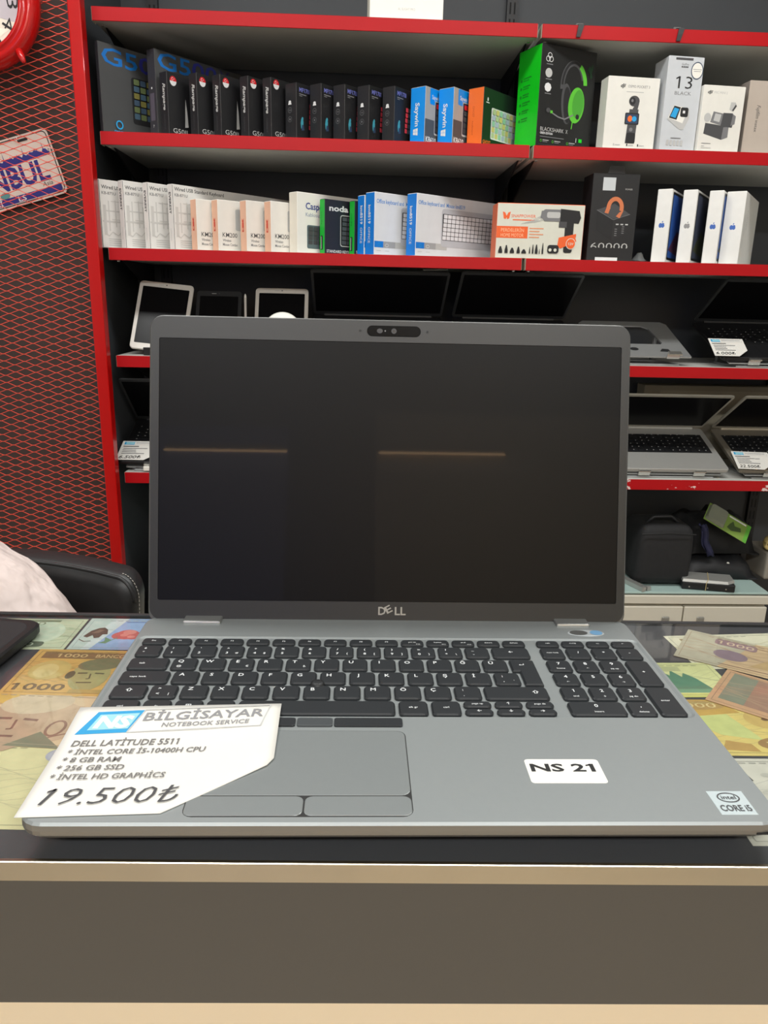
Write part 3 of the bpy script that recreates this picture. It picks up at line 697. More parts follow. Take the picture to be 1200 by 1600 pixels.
# five black boxes with a round flag sticker
for i, (x, n_) in enumerate(((-.474, 'first'), (-.405, 'second'), (-.350, 'third'), (-.285, 'fourth'), (-.231, 'fifth'))):
    xx, yy = back(x, .004)
    o, cv, sp = carton('black keyboard box with round red and white sticker, %s from the left' % n_, 'box', 'black boxes with round flag stickers', xx, yy, Z2, 50, .028, .38, .136 - i * .0012, BKB2, BKB, BKB)
    cv.ell(.018, .118, .0095, .0105, WINK, 24).poly([(.018 + .0095 * math.cos(rad(a)), .118 + .0105 * math.sin(rad(a))) for a in range(0, 181, 12)], REDP).ring(.0165, .1225, .003, .0032, .0009, WINK, 14, 40, 320).ell(.0205, .1225, .0010, .0010, WINK, 8)
    cv.text('G50II', .012, .006, .011, LGREY, .042, 0, .0)
    if i in (0, 2): cv.poly([(.048, .022), (.058, .024), (.056, .055), (.052, .085), (.050, .060)], LGREY)
    cv.rect(.075, .03, .36, .11, INK, .005)
    sp.text('Rampage', .011, .112, .010, LGREY, .058, -PI / 2, .03, .3).text('keyboard', .012, .044, .005, DGREY, .03, -PI / 2)
    fin(o, cv, sp)
# five black boxes with icons and a blue figure
for i, (x, n_) in enumerate(((-.171, 'first'), (-.112, 'second'), (-.056, 'third'), (.002, 'fourth'), (.063, 'fifth'))):
    xx, yy = back(x, .004)
    o, cv, sp = carton('black keyboard box with a small turquoise figure, %s from the left' % n_, 'box', 'black boxes with turquoise figures', xx, yy, Z2, 50, .037, .36, .122, BKB2, BKB, BKB)
    cv.text('MF17III', .010, .104, .0095, mat('print_violet', (110, 116, 190)), .036, 0, .02).rect(.010, .098, .034, .100, GREYINK).rect(.010, .0945, .020, .096, GREYINK)
    t_ = mat('print_turquoise', (60, 150, 170)); t2_ = mat('print_navy', (40, 60, 90))
    cv.poly([(.016, .024), (.023, .028), (.024, .040), (.021, .050), (.016, .046), (.014, .036)], t_).poly([(.017, .020), (.027, .022), (.025, .032), (.019, .034)], t2_).ell(.0205, .0465, .0032, .0040, t_, 12)
    rk = mat('print_coral', (206, 60, 76))
    for r in range(5): 
        cv.rect(.043, .026 + r * .0115, .0525, .0355 + r * .0115, rk, .001)
        for c in range(14): cv.rect(.0545 + c * .0185, .026 + r * .0115, .071 + c * .0185, .0355 + r * .0115, KEYP[c % 4], .001)
    sp.ell(.0155, .082, .0042, .0030, WINK, 12).poly([(.010, .076), (.021, .076), (.019, .082), (.012, .082)], WINK).ring(.0155, .064, .0062, .0062, .0006, GREYINK, 18).text('100', .0155, .0622, .0036, GREYINK, .007, 0, 0, 0, 'c').ring(.0155, .044, .0062, .0062, .0006, GREYINK, 18).ell(.0155, .044, .0018, .0024, GREYINK, 10)
    fin(o, cv, sp)
SKY = mat('box_bright_blue', (0, 142, 232), 0.4); KGR = mat('box_light_grey', (166, 164, 160), 0.45); KDG = mat('box_mid_grey', (78, 80, 82), 0.45)
for i, (x, n_) in enumerate(((.137, 'left'), (.205, 'right'))):
    xx, yy = back(x, .003)
    o, cv, sp = carton('bright blue and grey keyboard box with white spine lettering, the %s of two' % n_, 'box', 'blue and grey keyboard boxes', xx, yy, Z2, 48, .045, .26, .124, SKY, KGR, KGR)
    cv.rect(0.0008, .0008, .259, .054, KDG).rect(.018, .088, .10, .1232, SKY, .004).text('Saywin', .026, .100, .010, WINK, .030, 0, .01).text('KB610', .005, .003, .013, WINK, .042, 0, .02)
    cv.rect(.038, .022, .25, .098, LGREY, .004).rect(.040, .026, .248, .096, mat('print_keyboard_navy', (44, 48, 66)), .003)
    for r in range(5):
        for c in range(10): cv.rect(.043 + c * .020, .029 + r * .013, .0605 + c * .020, .0395 + r * .013, REDP if (c == 0 and r == 4) else DGREY, .002)
    sp.text('Saywin', .0150, .090, .0125, WINK, .052, -PI / 2, .02).poly([(.010, .020), (.024, .018), (.024, .034), (.010, .032)], WINK).rect(.0165, .018, .0172, .034, SKY).rect(.010, .0258, .024, .0264, SKY)
    fin(o, cv, sp)
DGN = mat('box_dark_green', (24, 40, 30), 0.4); ORG = mat('box_orange', (240, 110, 36), 0.45)
o, cv, sp = carton('dark green keyboard box with an orange side beside the headset box', 'box', None, *back(.277, .006), Z2, 47, .045, .28, .128, ORG, DGN, DGN)
cv.text('GHOST', .004, .004, .009, ORG, .034, 0, .02).ell(.018, .103, .0028, .0045, WINK, 10).rect(.011, .095, .025, .097, WINK)
cv.rect(.036, .018, .26, .088, WINK, .004)
kk = [mat('print_key_pale_%d' % i, c) for i, c in enumerate(((180, 196, 150), (206, 196, 120), (150, 196, 170), (176, 186, 206)))]
for r in range(5):
    for c in range(14): cv.rect(.039 + c * .0155, .021 + r * .0132, .052 + c * .0155, .0325 + r * .0132, kk[(c + r) % 4], .002)
sp.text('GHOST', .014, .088, .006, mat('print_orange_dark', (190, 80, 24)), .024, -PI / 2).text('keyboard', .014, .055, .004, mat('print_orange_dark', (190, 80, 24)), .03, -PI / 2)
fin(o, cv, sp)
# headset box
RZ = mat('box_vivid_green', (14, 206, 30), 0.4); RZK = mat('box_headset_black', (26, 27, 27), 0.38); RZD = mat('print_green_dark', (14, 130, 30))
HG = mat('print_lime', (90, 190, 50)); 
o, cv, sp = carton('large black headset box with a vivid green side and green headset picture', 'box', None, .408, 1.706, Z2, 23, .092, .164, .2215, RZ, RZK, RZK, 'headset_box')
for k, (v) in enumerate((.193, .161, .130)):
    if k == 0:
        for a in (90, 210, 330): cv.ring(.024 + .005 * math.cos(rad(a)), v + .005 * math.sin(rad(a)), .0062, .0062, .0012, WINK, 14)
    else: cv.ell(.024, v, .010, .010, LGREY if k == 1 else WINK, 8 if k == 2 else 18)
    cv.rect(.016, v - .0145, .034, v - .0125, GREYINK)
cv.ring(.098, .140, .038, .056, .012, DGREY, 24, 20, 190).ring(.099, .141, .036, .054, .006, INK, 24, 30, 180).ring(.100, .142, .040, .054, .011, HG, 14, 5, 62)
cv.ell(.082, .100, .016, .045, DGREY, 22, .1).ell(.085, .098, .012, .040, INK, 20, .1).ell(.112, .100, .024, .040, HG, 26, -.08).ell(.117, .103, .017, .032, mat('print_lime_dark', (70, 160, 46)), 24, -.08).ell(.118, .075, .0055, .006, INK, 12)
cv.line([(.105, .078), (.080, .066), (.060, .069), (.036, .078)], .003, GREYINK).ell(.030, .081, .0085, .0075, INK, 14).ell(.030, .081, .006, .005, DGREY, 12).rect(.036, .075, .043, .081, HG).line([(.104, .062), (.102, .046)], .0025, HG)
cv.poly([(.137, .180), (.143, .190), (.148, .186), (.152, .197), (.155, .186), (.151, .176), (.154, .166), (.148, .162), (.146, .174)], mat('print_green_dim', (20, 60, 34)))
cv.text('BLACKSHARK', .010, .0345, .0090, LGREY, .070, 0, 0).text('X', .086, .0345, .0090, LGREY, .006, 0, 0).text('GREEN EDITION', .010, .0275, .0048, WINK, .037, 0, .02).rect(.010, .021, .082, .0225, GREYINK)
for u in (.011, .046, .090): cv.ring(u + .003, .0125, .0030, .0030, .0008, HG, 12).rect(u + .008, .0135, u + .026, .0150, LGREY).rect(u + .008, .0100, u + .022, .0115, GREYINK)
cv.rect(.127, .018, .137, .026, RZ).rect(.118, .017, .120, .027, LGREY).rect(.006, .004, .158, .0045, DGREY)
for k in range(6): sp.ell(.016, .155 - k * .018, .0035, .0035, RZD, 10).rect(.024, .157 - k * .018, .056 - 3 * (k % 3) * .001, .1595 - k * .018, RZD).rect(.024, .152 - k * .018, .048, .1540 - k * .018, RZD)
fin(o, cv, sp)
# camera boxes
CAMB = mat('box_camera_white', (228, 226, 218), 0.45)
o, cv, sp = carton('white box with a handheld gimbal camera picture', 'box', None, .576, 1.716, Z2, 5, .045, .131, .160, WHITE, CAMB, CAMB, 'camera_box')
cv.text('dji', .032, .137, .008, INK, .013, 0, .03, .3).text('OSMO POCKET 3', .051, .137, .006, GREYINK, .055).rect(.048, .127, .092, .1285, LGREY)
cv.ell(.070, .108, .0135, .0120, DGREY, 20).ell(.066, .108, .0075, .0085, INK, 16).ell(.065, .109, .003, .0035, GREYINK, 10).poly([(.074, .100), (.083, .104), (.080, .088), (.074, .084), (.068, .085), (.068, .092)], DGREY)
cv.poly([(.056, .014), (.080, .014), (.083, .090), (.060, .090)], DGREY).rect(.058, .014, .081, .038, INK, .004).rect(.050, .056, .086, .082, INK, .003).rect(.053, .059, .083, .079, mat('print_navy', (40, 60, 90))).ell(.063, .069, .006, .007, ORG, 12).ell(.074, .069, .006, .006, CYA, 12).ell(.068, .045, .0045, .0045, GREYINK, 12)
for u, c in ((.026, LGREY), (.060, INK), (.088, INK)): cv.rect(u, .008, u + .003, .013, c).rect(u + .005, .009, u + .018, .011, LGREY)
fin(o, cv, sp)
GPB = mat('box_pale_silver', (200, 204, 208), 0.4)
o, cv, sp = carton('tall silvery action camera box marked 13 with a round sticker', 'box', None, .7165, 1.714, Z2, 5, .070, .0905, .207, GPB, GPB, GPB, 'camera_box')
cv.text('13', .024, .138, .028, INK, .042, 0, -.005).text('BLACK', .024, .124, .008, GREYINK, .042, 0, 0).rect(.018, .199, .062, .204, DGREY).text('GoPro', .034, .188, .005, GREYINK, .018)
for k in range(4): cv.rect(.034 + k * .0045, .183, .0375 + k * .0045, .186, DGREY)
cv.ell(.0745, .178, .0155, .0190, mat('print_navy', (40, 60, 90)), 26).ell(.0745, .178, .0135, .0168, WHITE, 26).rect(.064, .180, .086, .181, GREYINK).rect(.066, .176, .084, .177, GREYINK)
cv.poly([(.012, .070), (.026, .100), (.066, .094), (.068, .074), (.056, .048), (.046, .048)], LGREY).poly([(.014, .073), (.027, .101), (.064, .095), (.052, .062)], WHITE).poly([(.016, .073), (.027, .100), (.044, .097), (.036, .069)], INK).poly([(.019, .076), (.028, .096), (.040, .093), (.033, .073)], CYA).rect(.044, .076, .064, .097, INK, .004).rect(.050, .084, .056, .090, WINK)
for k in range(5): cv.rect(.016 + k * .009, .012, .022 + k * .009, .024, LGREY, .001)
cv.rect(.026, .028, .052, .0295, GREYINK); fin(o, cv, sp)
o, cv, sp = carton('white box with a wireless microphone kit picture beside the 13 box', 'box', None, .8095, 1.712, Z2, 5, .045, .108, .147, WHITE, CAMB, CAMB, 'microphone_box')
cv.text('dji', .011, .129, .007, INK, .013, 0, .03, .3).text('MIC MINI 2', .028, .129, .0055, LGREY, .034)
cv.poly([(.012, .040), (.060, .028), (.076, .034), (.076, .058), (.014, .064)], DGREY).poly([(.060, .028), (.076, .034), (.076, .058), (.062, .056)], GREYINK).poly([(.026, .066), (.056, .060), (.060, .086), (.032, .090)], GREYINK).poly([(.034, .070), (.050, .067), (.053, .084), (.037, .086)], LGREY).poly([(.054, .058), (.084, .056), (.088, .078), (.082, .088), (.058, .088)], DGREY).poly([(.080, .060), (.090, .064), (.091, .082), (.083, .086)], GREYINK)
cv.ell(.018, .076, .009, .010, LGREY, 16).poly([(.072, .096), (.082, .092), (.090, .104), (.086, .112), (.074, .112)], LGREY).poly([(.082, .092), (.090, .104), (.087, .108), (.079, .095)], DGREY)
cv.rect(.010, .018, .034, .0192, GREYINK).rect(.010, .012, .018, .0132, LGREY).rect(.010, .008, .036, .0092, LGREY); fin(o, cv, sp)
TAN = mat('box_taupe', (186, 174, 162), 0.45)
o, cv, sp = carton('taupe box at the right end of the camera box row', 'box', None, .932, 1.735, Z2, 3, .07, .14, .166, mat('box_taupe_dark', (158, 148, 140), 0.45), TAN, TAN, 'camera_box')
cv.text('Fujifilm', .026, .112, .010, DGREY, .03, -PI / 2, 0, .3).text('instax', .026, .078, .008, DGREY, .026, -PI / 2); fin(o, cv, sp)
# the single box on the top shelf
o, cv, sp = carton('single white box on the topmost shelf, cut by the picture edge', 'box', None, .000, 1.715, Z1, 2, .12, .172, .10, CREAM, WHITE, WHITE, 'white_box')
cv.text('AL SLIGHT PRO', .066, .021, .005, LGREY, .040); fin(o, cv, sp)
# third shelf
SKT = mat('print_sketch_grey', (202, 200, 196), 0.6)
WBX = mat('box_keyboard_white', (226, 224, 220), 0.5)
for i, (x, n_, h_) in enumerate(((-.651, 'first', .157), (-.594, 'second', .156), (-.535, 'third', .153), (-.475, 'fourth', .151))):
    xx, yy = back(x, .004 if i else .0)
    o, cv, sp = carton('white wired keyboard box with grey line drawing, %s from the left' % n_, 'box', 'white wired keyboard boxes', xx, yy, Z3, 47, .013 if i == 0 else .020, .40, h_, WBX, WBX, WBX)
    cv.text('Wired USB Standard Keyboard', .007, .137, .0085, DGREY, .150, 0, .015).text('KB-871U', .007, .124, .007, GREYINK, .038, 0, .012).rect(.0007, .0007, .002, h_ - .001, DGREY)
    for a, b, c, d in ((.008, .030, .016, .10), (.012, .085, .070, .088), (.022, .040, .025, .11), (.040, .050, .043, .112), (.030, .108, .060, .110), (.005, .060, .080, .064), (.030, .066, .055, .068), (.052, .05, .055, .10), (.060, .07, .12, .073), (.08, .03, .083, .10), (.09, .045, .2, .048), (.1, .08, .2, .083)): cv.rect(a, b, c, d, SKT)
    cv.line([(.01, .035), (.02, .028), (.03, .038), (.045, .030), (.06, .044), (.075, .034)], .002, SKT)
    for k in range(4): cv.rect(.018, .006 + k * .005, .090 - 8 * k * .001, .0072 + k * .005, LGREY)
    if i: sp.text('EVEREST', .0065, h_ - .018, .008, DGREY, .05, -PI / 2, .03).rect(.008, .02, .0095, .05, LGREY)
    fin(o, cv, sp)
PCH = mat('box_peach', (232, 184, 156), 0.5); KMW = mat('box_offwhite', (230, 226, 218), 0.5)
for i, (x, n_) in enumerate(((-.418, 'first'), (-.366, 'second'), (-.296, 'third'), (-.236, 'fourth'))):
    xx, yy = back(x, .004)
    o, cv, sp = carton('small off white mouse set box with peach side, %s from the left' % n_, 'box', 'off white boxes with peach sides', xx, yy, Z3, 40, .029, .15, .119, PCH, KMW, KMW, 'mouse_set_box')
    cv.text('KM200', .012, .033, .011, DGREY, .042, 0, .006).text('Wireless', .012, .0225, .0065, GREYINK, .024, 0, .014).text('Mouse Combo', .012, .0125, .0065, GREYINK, .042, 0, .014).rect(.05, .05, .14, .10, LGREY, .004)
    rp_ = mat('print_vermilion', (206, 76, 56)); sp.rect(.0085, .046, .0165, .068, rp_).rect(.0085, .062, .0165, .066, rp_).poly([(.0085, .070), (.0125, .066), (.0165, .070), (.0165, .078), (.0125, .073), (.0085, .078)], rp_).rect(.011, .050, .014, .056, PCH)
    fin(o, cv, sp)
NVY = mat('print_royal', (40, 60, 140)); KBG = mat('print_slate', (92, 108, 112))
o, cv, sp = carton('white keyboard box with blue heading beside the green edged box', 'box', None, *back(-.171, .010), Z3, 40, .034, .34, .143, CREAM, WHITE, WHITE)
cv.text('Casper', .026, .105, .016, NVY, .062, 0, .02).text('Kablosuz klavye', .026, .088, .0095, mat('print_bluegrey', (128, 140, 170)), .085)
cv.rect(.030, .012, .30, .068, KBG, .004)
for r in range(4):
    for c in range(16): cv.rect(.034 + c * .016, .022 + r * .011, .0475 + c * .016, .0315 + r * .011, DGREY, .001)
fin(o, cv, sp)
GRN = mat('box_grass_green', (20, 176, 52), 0.45); NOD = mat('box_navy_black', (34, 34, 44), 0.42)
for i, (x, dy, n_) in enumerate(((-.103, .026, 'front, reading noda'), (-.029, .050, 'rear, pressed against the blue boxes'))):
    o, cv, sp = carton('black keyboard box with green side, the %s one' % n_ if i else 'black keyboard box with green side and white heading', 'box', 'black boxes with green sides', *back(x, dy), Z3, 40, .021, .30, .130, GRN, NOD, NOD)
    cv.text('noda', .014, .104, .014, WINK, .062, 0, .03).text('STANDARD KEYBOARD', .006, .004, .007, WINK, .10, 0, .01).rect(.050, .020, .285, .096, LGREY, .006).rect(.052, .022, .283, .094, INK, .005)
    for r in range(6):
        for c in range(13): cv.rect(.055 + c * .0172, .0255 + r * .0112, .0700 + c * .0172, .0345 + r * .0112, mat('print_key_grey', (70, 74, 80)), .001)
    sp.rect(.0045, .010, .0125, .044, INK).rect(.0055, .012, .0075, .042, LGREY).text('noda', .0065, .100, .005, mat('print_green_dim2', (12, 110, 40)), .03, -PI / 2)
    fin(o, cv, sp)
BLU = mat('box_office_blue', (0, 122, 216), 0.42); KMP = mat('box_office_white', (222, 224, 228), 0.45)
for i, (x, dy, n_) in enumerate(((-.005, .031, 'leftmost'), (.020, .002, 'middle'), (.124, .002, 'rightmost, showing its keyboard picture'))):
    o, cv, sp = carton('white office keyboard box with bright blue spine, %s of three' % n_ if i < 2 else 'white office keyboard box with blue spine, showing its keyboard picture', 'box', 'white boxes with blue spines', *back(x, dy), Z3, 38, .036 if i else .028, .31, .147 if i else .142, BLU, KMP, KMP)
    cv.text('Office keyboard and  Mouse km8519', .006, .122, .0100, mat('print_office_blue', (80, 140, 210)), .165, 0, .014)
    cv.rect(.0008, .018, .030, .033, BLU).rect(.030, .018, .110, .033, LGREY).rect(.030, .018, .07, .033, mat('print_grey_mid', (160, 160, 162))).ring(.042, .024, .006, .004, .001, WINK, 12).ring(.016, .025, .004, .004, .0008, CYA, 12).rect(.008, .010, .022, .011, LGREY).rect(.036, .010, .050, .011, LGREY)
    kb = mat('print_kb_body', (190, 192, 198)); kc = mat('print_kb_keys', (232, 232, 236))
    cv.rect(.088, .026, .302, .118, kb, .008).rect(.091, .042, .300, .106, DGREY, .002)
    for r in range(6):
        for c in range(14): cv.rect(.0925 + c * .0147, .0435 + r * .0103, .1055 + c * .0147, .0525 + r * .0103, kc, .001)
    sp.text('km8519', .0115, .118, .0095, WINK, .044, -PI / 2, .02).text('OFFICE', .0115, .066, .0085, WINK, .038, -PI / 2, .0)
    fin(o, cv, sp)
# vacuum box
SNO = mat('box_salmon', (230, 112, 70), 0.45); SNW = mat('box_bone', (214, 214, 200), 0.45); SNT = mat('print_orange', (236, 98, 40), 0.45)
o, cv, sp = carton('bone white cordless vacuum box with orange strap picture', 'box', None, .326, 1.714, Z3, 1, .062, .222, .130, SNO, SNW, SNO, 'vacuum_box')
cv.text('SNAPPOWER', .036, .097, .0075, SNT, .062, 0, .005).poly([(.014, .110), (.020, .108), (.024, .100), (.028, .108), (.034, .110), (.031, .094), (.026, .092), (.024, .097), (.022, .092), (.017, .094)], SNT).rect(.040, .090, .095, .0925, SNT)
cv.rect(.001, .048, .080, .076, SNT).text('PERDELERİN', .012, .063, .0085, mat('print_peach', (250, 190, 150)), .058).text('HOME MOTOR', .012, .051, .0085, mat('print_peach', (250, 190, 150)), .058)
for k in range(4): cv.rect(.084, .071 - k * .007, .120 - (k % 2) * .01, .0735 - k * .007, mat('print_peach2', (226, 150, 110)))
for k in range(5): cv.line([(.062 + k * .008, .082 + k * .001), (.092 + k * .006, .092), (.112, .103 - k * .002)], .0009, LGREY)
cv.poly([(.110, .098), (.120, .094), (.124, .116), (.112, .114)], GREYINK).rect(.116, .090, .176, .118, GREYINK, .006).rect(.126, .098, .160, .112, LGREY, .004).poly([(.160, .090), (.208, .086), (.213, .100), (.208, .116), (.160, .120)], INK).rect(.174, .016, .196, .092, INK, .005).rect(.158, .076, .178, .090, DGREY)
cv.poly([(.158, .032), (.200, .058), (.206, .044), (.166, .026)], SNT).poly([(.158, .032), (.160, .052), (.204, .062), (.204, .054)], SNT).ell(.192, .038, .0125, .0135, SNW, 22).ell(.192, .038, .0110, .0120, SNT, 22).text('12V', .192, .035, .006, SNW, .014, 0, .02, 0, 'c')
for u, a, b in ((.013, .010, .016), (.028, .008, .019), (.043, .011, .013), (.059, .008, .016), (.073, .012, .010), (.088, .003, .016), (.096, .004, .022), (.105, .007, .022), (.113, .002, .012), (.121, .004, .026)):
    cv.poly([(u - a / 2, .012), (u + a / 2, .012), (u + a / 2, .012 + b * .35), (u + a / 6, .012 + b), (u - a / 6, .012 + b), (u - a / 2, .012 + b * .35)], INK)
cv.rect(.133, .014, .162, .034, INK, .006).ell(.140, .022, .004, .004, SNW, 10).ell(.153, .022, .004, .004, SNW, 10); fin(o, cv, sp)
# power bank box
PWB = mat('box_graphite', (29, 30, 33), 0.42); OST = mat('print_strap_orange', (206, 118, 76), 0.45)
o, cv, sp = carton('tall graphite power bank box with an orange strap picture', 'box', None, .561, 1.716, Z3, 1.5, .075, .119, .205, BKB, PWB, BKB, 'power_bank_box')
cv.rect(.026, .166, .058, .196, mat('print_pale_square', (200, 204, 206))).text('60000', .008, .026, .018, LGREY, .096, 0, -.008).rect(.0, .022, .119, .031, PWB).text('POWER', .084, .168, .004, LGREY, .018)
cv.poly([(.016, .120), (.060, .100), (.102, .112), (.060, .136)], DGREY).poly([(.016, .120), (.060, .098), (.060, .048), (.018, .074)], INK).poly([(.060, .098), (.102, .112), (.098, .068), (.060, .048)], BKB2).line([(.016, .120), (.060, .098), (.102, .112)], .001, GREYINK)
cv.ring(.062, .126, .022, .026, .010, OST, 20, -20, 190).poly([(.040, .126), (.050, .126), (.046, .112), (.036, .114)], OST).poly([(.074, .116), (.084, .120), (.076, .102), (.066, .106)], OST)
for k in range(3): cv.rect(.068 + .012 * k, .086 - .0 * k, .075 + .012 * k, .089, LGREY)
for k in range(4): cv.rect(.066, .060 + k * .005, .072, .062 + k * .005, GREYINK).rect(.084, .066 + k * .005, .090, .068 + k * .005, GREYINK)
cv.rect(.022, .000, .080, .008, WINK)
fin(o, cv, sp)
hk = G().loft([[(.035, .0, .205), (.080, .0, .205), (.075, .0, .222), (.040, .0, .222)], [(.035, .0015, .205), (.080, .0015, .205), (.075, .0015, .222), (.040, .0015, .222)]]).build('hang_tab', BKB, o)
# tablet boxes
IPW = mat('box_tablet_white', (238, 238, 234), 0.4); IPK = mat('print_tablet_black', (18, 18, 20), 0.3)
IPB = [mat('print_tablet_blue', (50, 96, 176), 0.35), mat('print_tablet_grey', (70, 78, 100), 0.35)]
APL = [mat('fruit_blue', (70, 110, 190), 0.4), mat('fruit_grey', (150, 150, 150), 0.4)]
for i, (x, w_, n_) in enumerate(((.763, .036, 'first from the left with a blue cover picture'), (.827, .034, 'second from the left with a grey cover picture'), (.894, .034, 'third from the left, thin'), (.952, .046, 'rightmost and thickest'))):
    o, cv, sp = carton('white tablet box, %s' % n_, 'box', 'white tablet boxes', *back(x, -.006), Z3, 56, w_, .235 if i < 3 else .24, .173, IPW, IPW, IPW, 'tablet_box')
    if i < 3:
        cv.rect(.010, .006, .225, .168, IPK, .006).rect(.018, .012, .217, .162, IPB[i % 2], .004).poly([(.018, .03), (.2, .012), (.217, .012), (.217, .06), (.1, .08)], mat('print_tablet_plum', (90, 50, 80), 0.35) if i == 0 else mat('print_tablet_olive', (78, 84, 60), 0.35))
    else:
        cv.text('tablet', .060, .135, .008, LGREY, .05, -PI / 2).rect(.030, .04, .032, .12, LGREY)
    a = APL[1 if i == 1 else 0]
    sp.ell(w_ / 2 - .003, .088, .0042, .0058, a, 14).ell(w_ / 2 + .003, .088, .0042, .0058, a, 14).ell(w_ / 2 + .0015, .0965, .0012, .0022, a, 8, -.6).ell(w_ / 2 + .0085, .090, .0024, .0028, IPW, 10)
    fin(o, cv, sp)
# crumpled plastic bag between the boxes
g = G(); rows = []
for j in range(7):
    rows.append([(.69 + .035 * i / 8 + random.uniform(-.002, .002), 1.73 + .035 * j / 6, Z3 + .001 + .022 * math.sin(PI * i / 8) * math.sin(PI * j / 6) + random.uniform(0, .004)) for i in range(9)])
o = g.sheet(rows).build('plastic_bag', mat('cloudy_plastic', (120, 122, 122), 0.25, 0, 0.1, 30, 0, 0.6, 0, 0, 0.55), smooth=True)
tag(o, 'small crumpled clear plastic bag beside the power bank box', 'plastic bag')

# ------------------------------------------------------------------ tablets and laptops on the fourth shelf
def tablet(label, x0, x1, h, lean, y, z, rim, scr, group='tablets leaning on the fourth shelf', roll=0.0, notch=False):
    W = x1 - x0
    t = thing('tablet', label, 'tablet', (x0, y, z), (rad(-lean), roll, 0), group)
    t.rotation_euler = (rad(-lean), roll, 0)
    def tl(i, yy): return [(x, yy, zz) for x, zz in rrect(i, i, W - i, h - i, .010, 4)]
    G().loft([tl(.001, 0), tl(0, .0015), tl(0, .006), tl(.002, .0085)]).build('body', rim, t)
    G().loft([[(x, -.0004, zz) for x, zz in rrect(.010, .017, W - .010, h - .016, .002, 3)], [(x, .0, zz) for x, zz in rrect(.010, .017, W - .010, h - .016, .002, 3)]], True, False).build('screen', scr, t)
    Print((0, 0, 0), (1, 0, 0), (0, 0, 1), (0, -1, 0), None, .0002).ell(W / 2, h - .008, .0018, .0018, DGREY, 12).rect(W / 2 - .02, h - .0092, W / 2 - .008, h - .0078, LGREY).rect(W / 2 - .018, .004, W / 2 + .018, .010, LGREY, .002).build('front_details', t)
    # easel prop behind
    G().box((W / 2 - .02, .010, .004), (W / 2 + .02, .012, h * .7), 0, Matrix.Translation((0, 0, 0)) @ Matrix.Rotation(rad(-lean * .35), 4, 'X')).build('easel_prop', BLACK, t)
    return t
TABW = mat('tablet_rim_white', (214, 210, 202), 0.4)
tablet('white framed tablet leaning at the left end of the fourth shelf', -.612, -.470, .196, 29, 1.741, Z4 + .018, TABW, SCREEN, roll=rad(5))
tablet('black tablet standing between the two white framed tablets', -.452, -.330, .175, 29, 1.765, Z4 + .012, BLACK_SAT, SCREEN)
tablet('white framed tablet half hidden behind a round white object', -.295, -.152, .190, 29, 1.768, Z4 + .010, TABW, SCREEN)
for x, y in ((-.540, 1.727), (-.391, 1.759), (-.224, 1.762)):
    o = G().rbox((-.03, 0, 0), (.03, .10, .006), .001, 1).rbox((-.03, -.004, 0), (.03, .000, .012 if x > -.5 else .020), .001, 1).build('tablet_stand', BLACK, None, (x, y - .004, Z4 + .0005))
    tag(o, {-.540: 'small black stand under the leftmost white tablet', -.391: 'small black stand under the black tablet', -.224: 'small black stand under the half hidden white tablet'}[x], 'stand', 'small tablet stands')
o = thing('stylus', 'thin white stylus standing beside the black tablet', 'stylus', (-.318, 1.80, Z4 + .0), (rad(-6), 0, 0))
G().tube([(0, 0, .001), (0, 0, .150)], .0032, 8).build('barrel', TABW, o); G().lathe([(.0032, .150), (.0026, .156), (.0006, .160)], 8).build('tip', WHITE, o)
o = thing('round_stand', 'white round topped object before the half hidden tablet', 'round object', (-.212, 1.722, Z4), (0, 0, 0))
G().lathe([(.040, 0), (.042, .004), (.040, .008), (.012, .012), (.010, .050)], 24).build('foot', WHITE, o, smooth=True)
G().lathe([(.001, -.004), (.045, -.004), (.0495, 0), (.045, .004), (.001, .004)], 40, 0, Matrix.Translation((0, 0, .068)) @ Matrix.Rotation(rad(78), 4, 'X')).build('disc', WHITE, o, smooth=True)

STAND = mat('stand_aluminium', (176, 178, 178), 0.34, 0.6, 0.03, 60)
def laptop_stand(x0, x1, y, z, D, tilt, parent_label, group):
    W = x1 - x0; t = thing('laptop_stand', parent_label, 'laptop stand', (x0, y, z), (0, 0, 0), group)
    M = Matrix.Translation((0, 0, .011)) @ Matrix.Rotation(rad(tilt), 4, 'X')
    g = G()
    fr = [((0, 0), (W, .045)), ((0, D - .035), (W, D)), ((0, .045), (.045, D - .035)), ((W - .045, .045), (W, D - .035)), ((W / 2 - .02, .045), (W / 2 + .02, D - .035))]
    for a, b in fr: g.box((a[0], a[1], -.0035), (b[0], b[1], 0), 0, M)
    g.build('plate', STAND, t)
    for xx in (.05, W - .08):
        G().box((xx, -.004, -.0035), (xx + .032, 0, .014), 0, M).box((xx, -.010, .011), (xx + .032, -.004, .014), 0, M).build('front_hook', CHROME, t)
    G().rbox((.02, .0, 0), (W - .02, .16, .004), .001, 1).build('foot_plate', STAND, t)
    for xx in (.03, W - .045): G().tube([(xx, .14, .004), (xx, D * .62, 0.008 + D * .62 * math.sin(rad(tilt)))], .005, 8).build('leg', STAND, t)
    return t
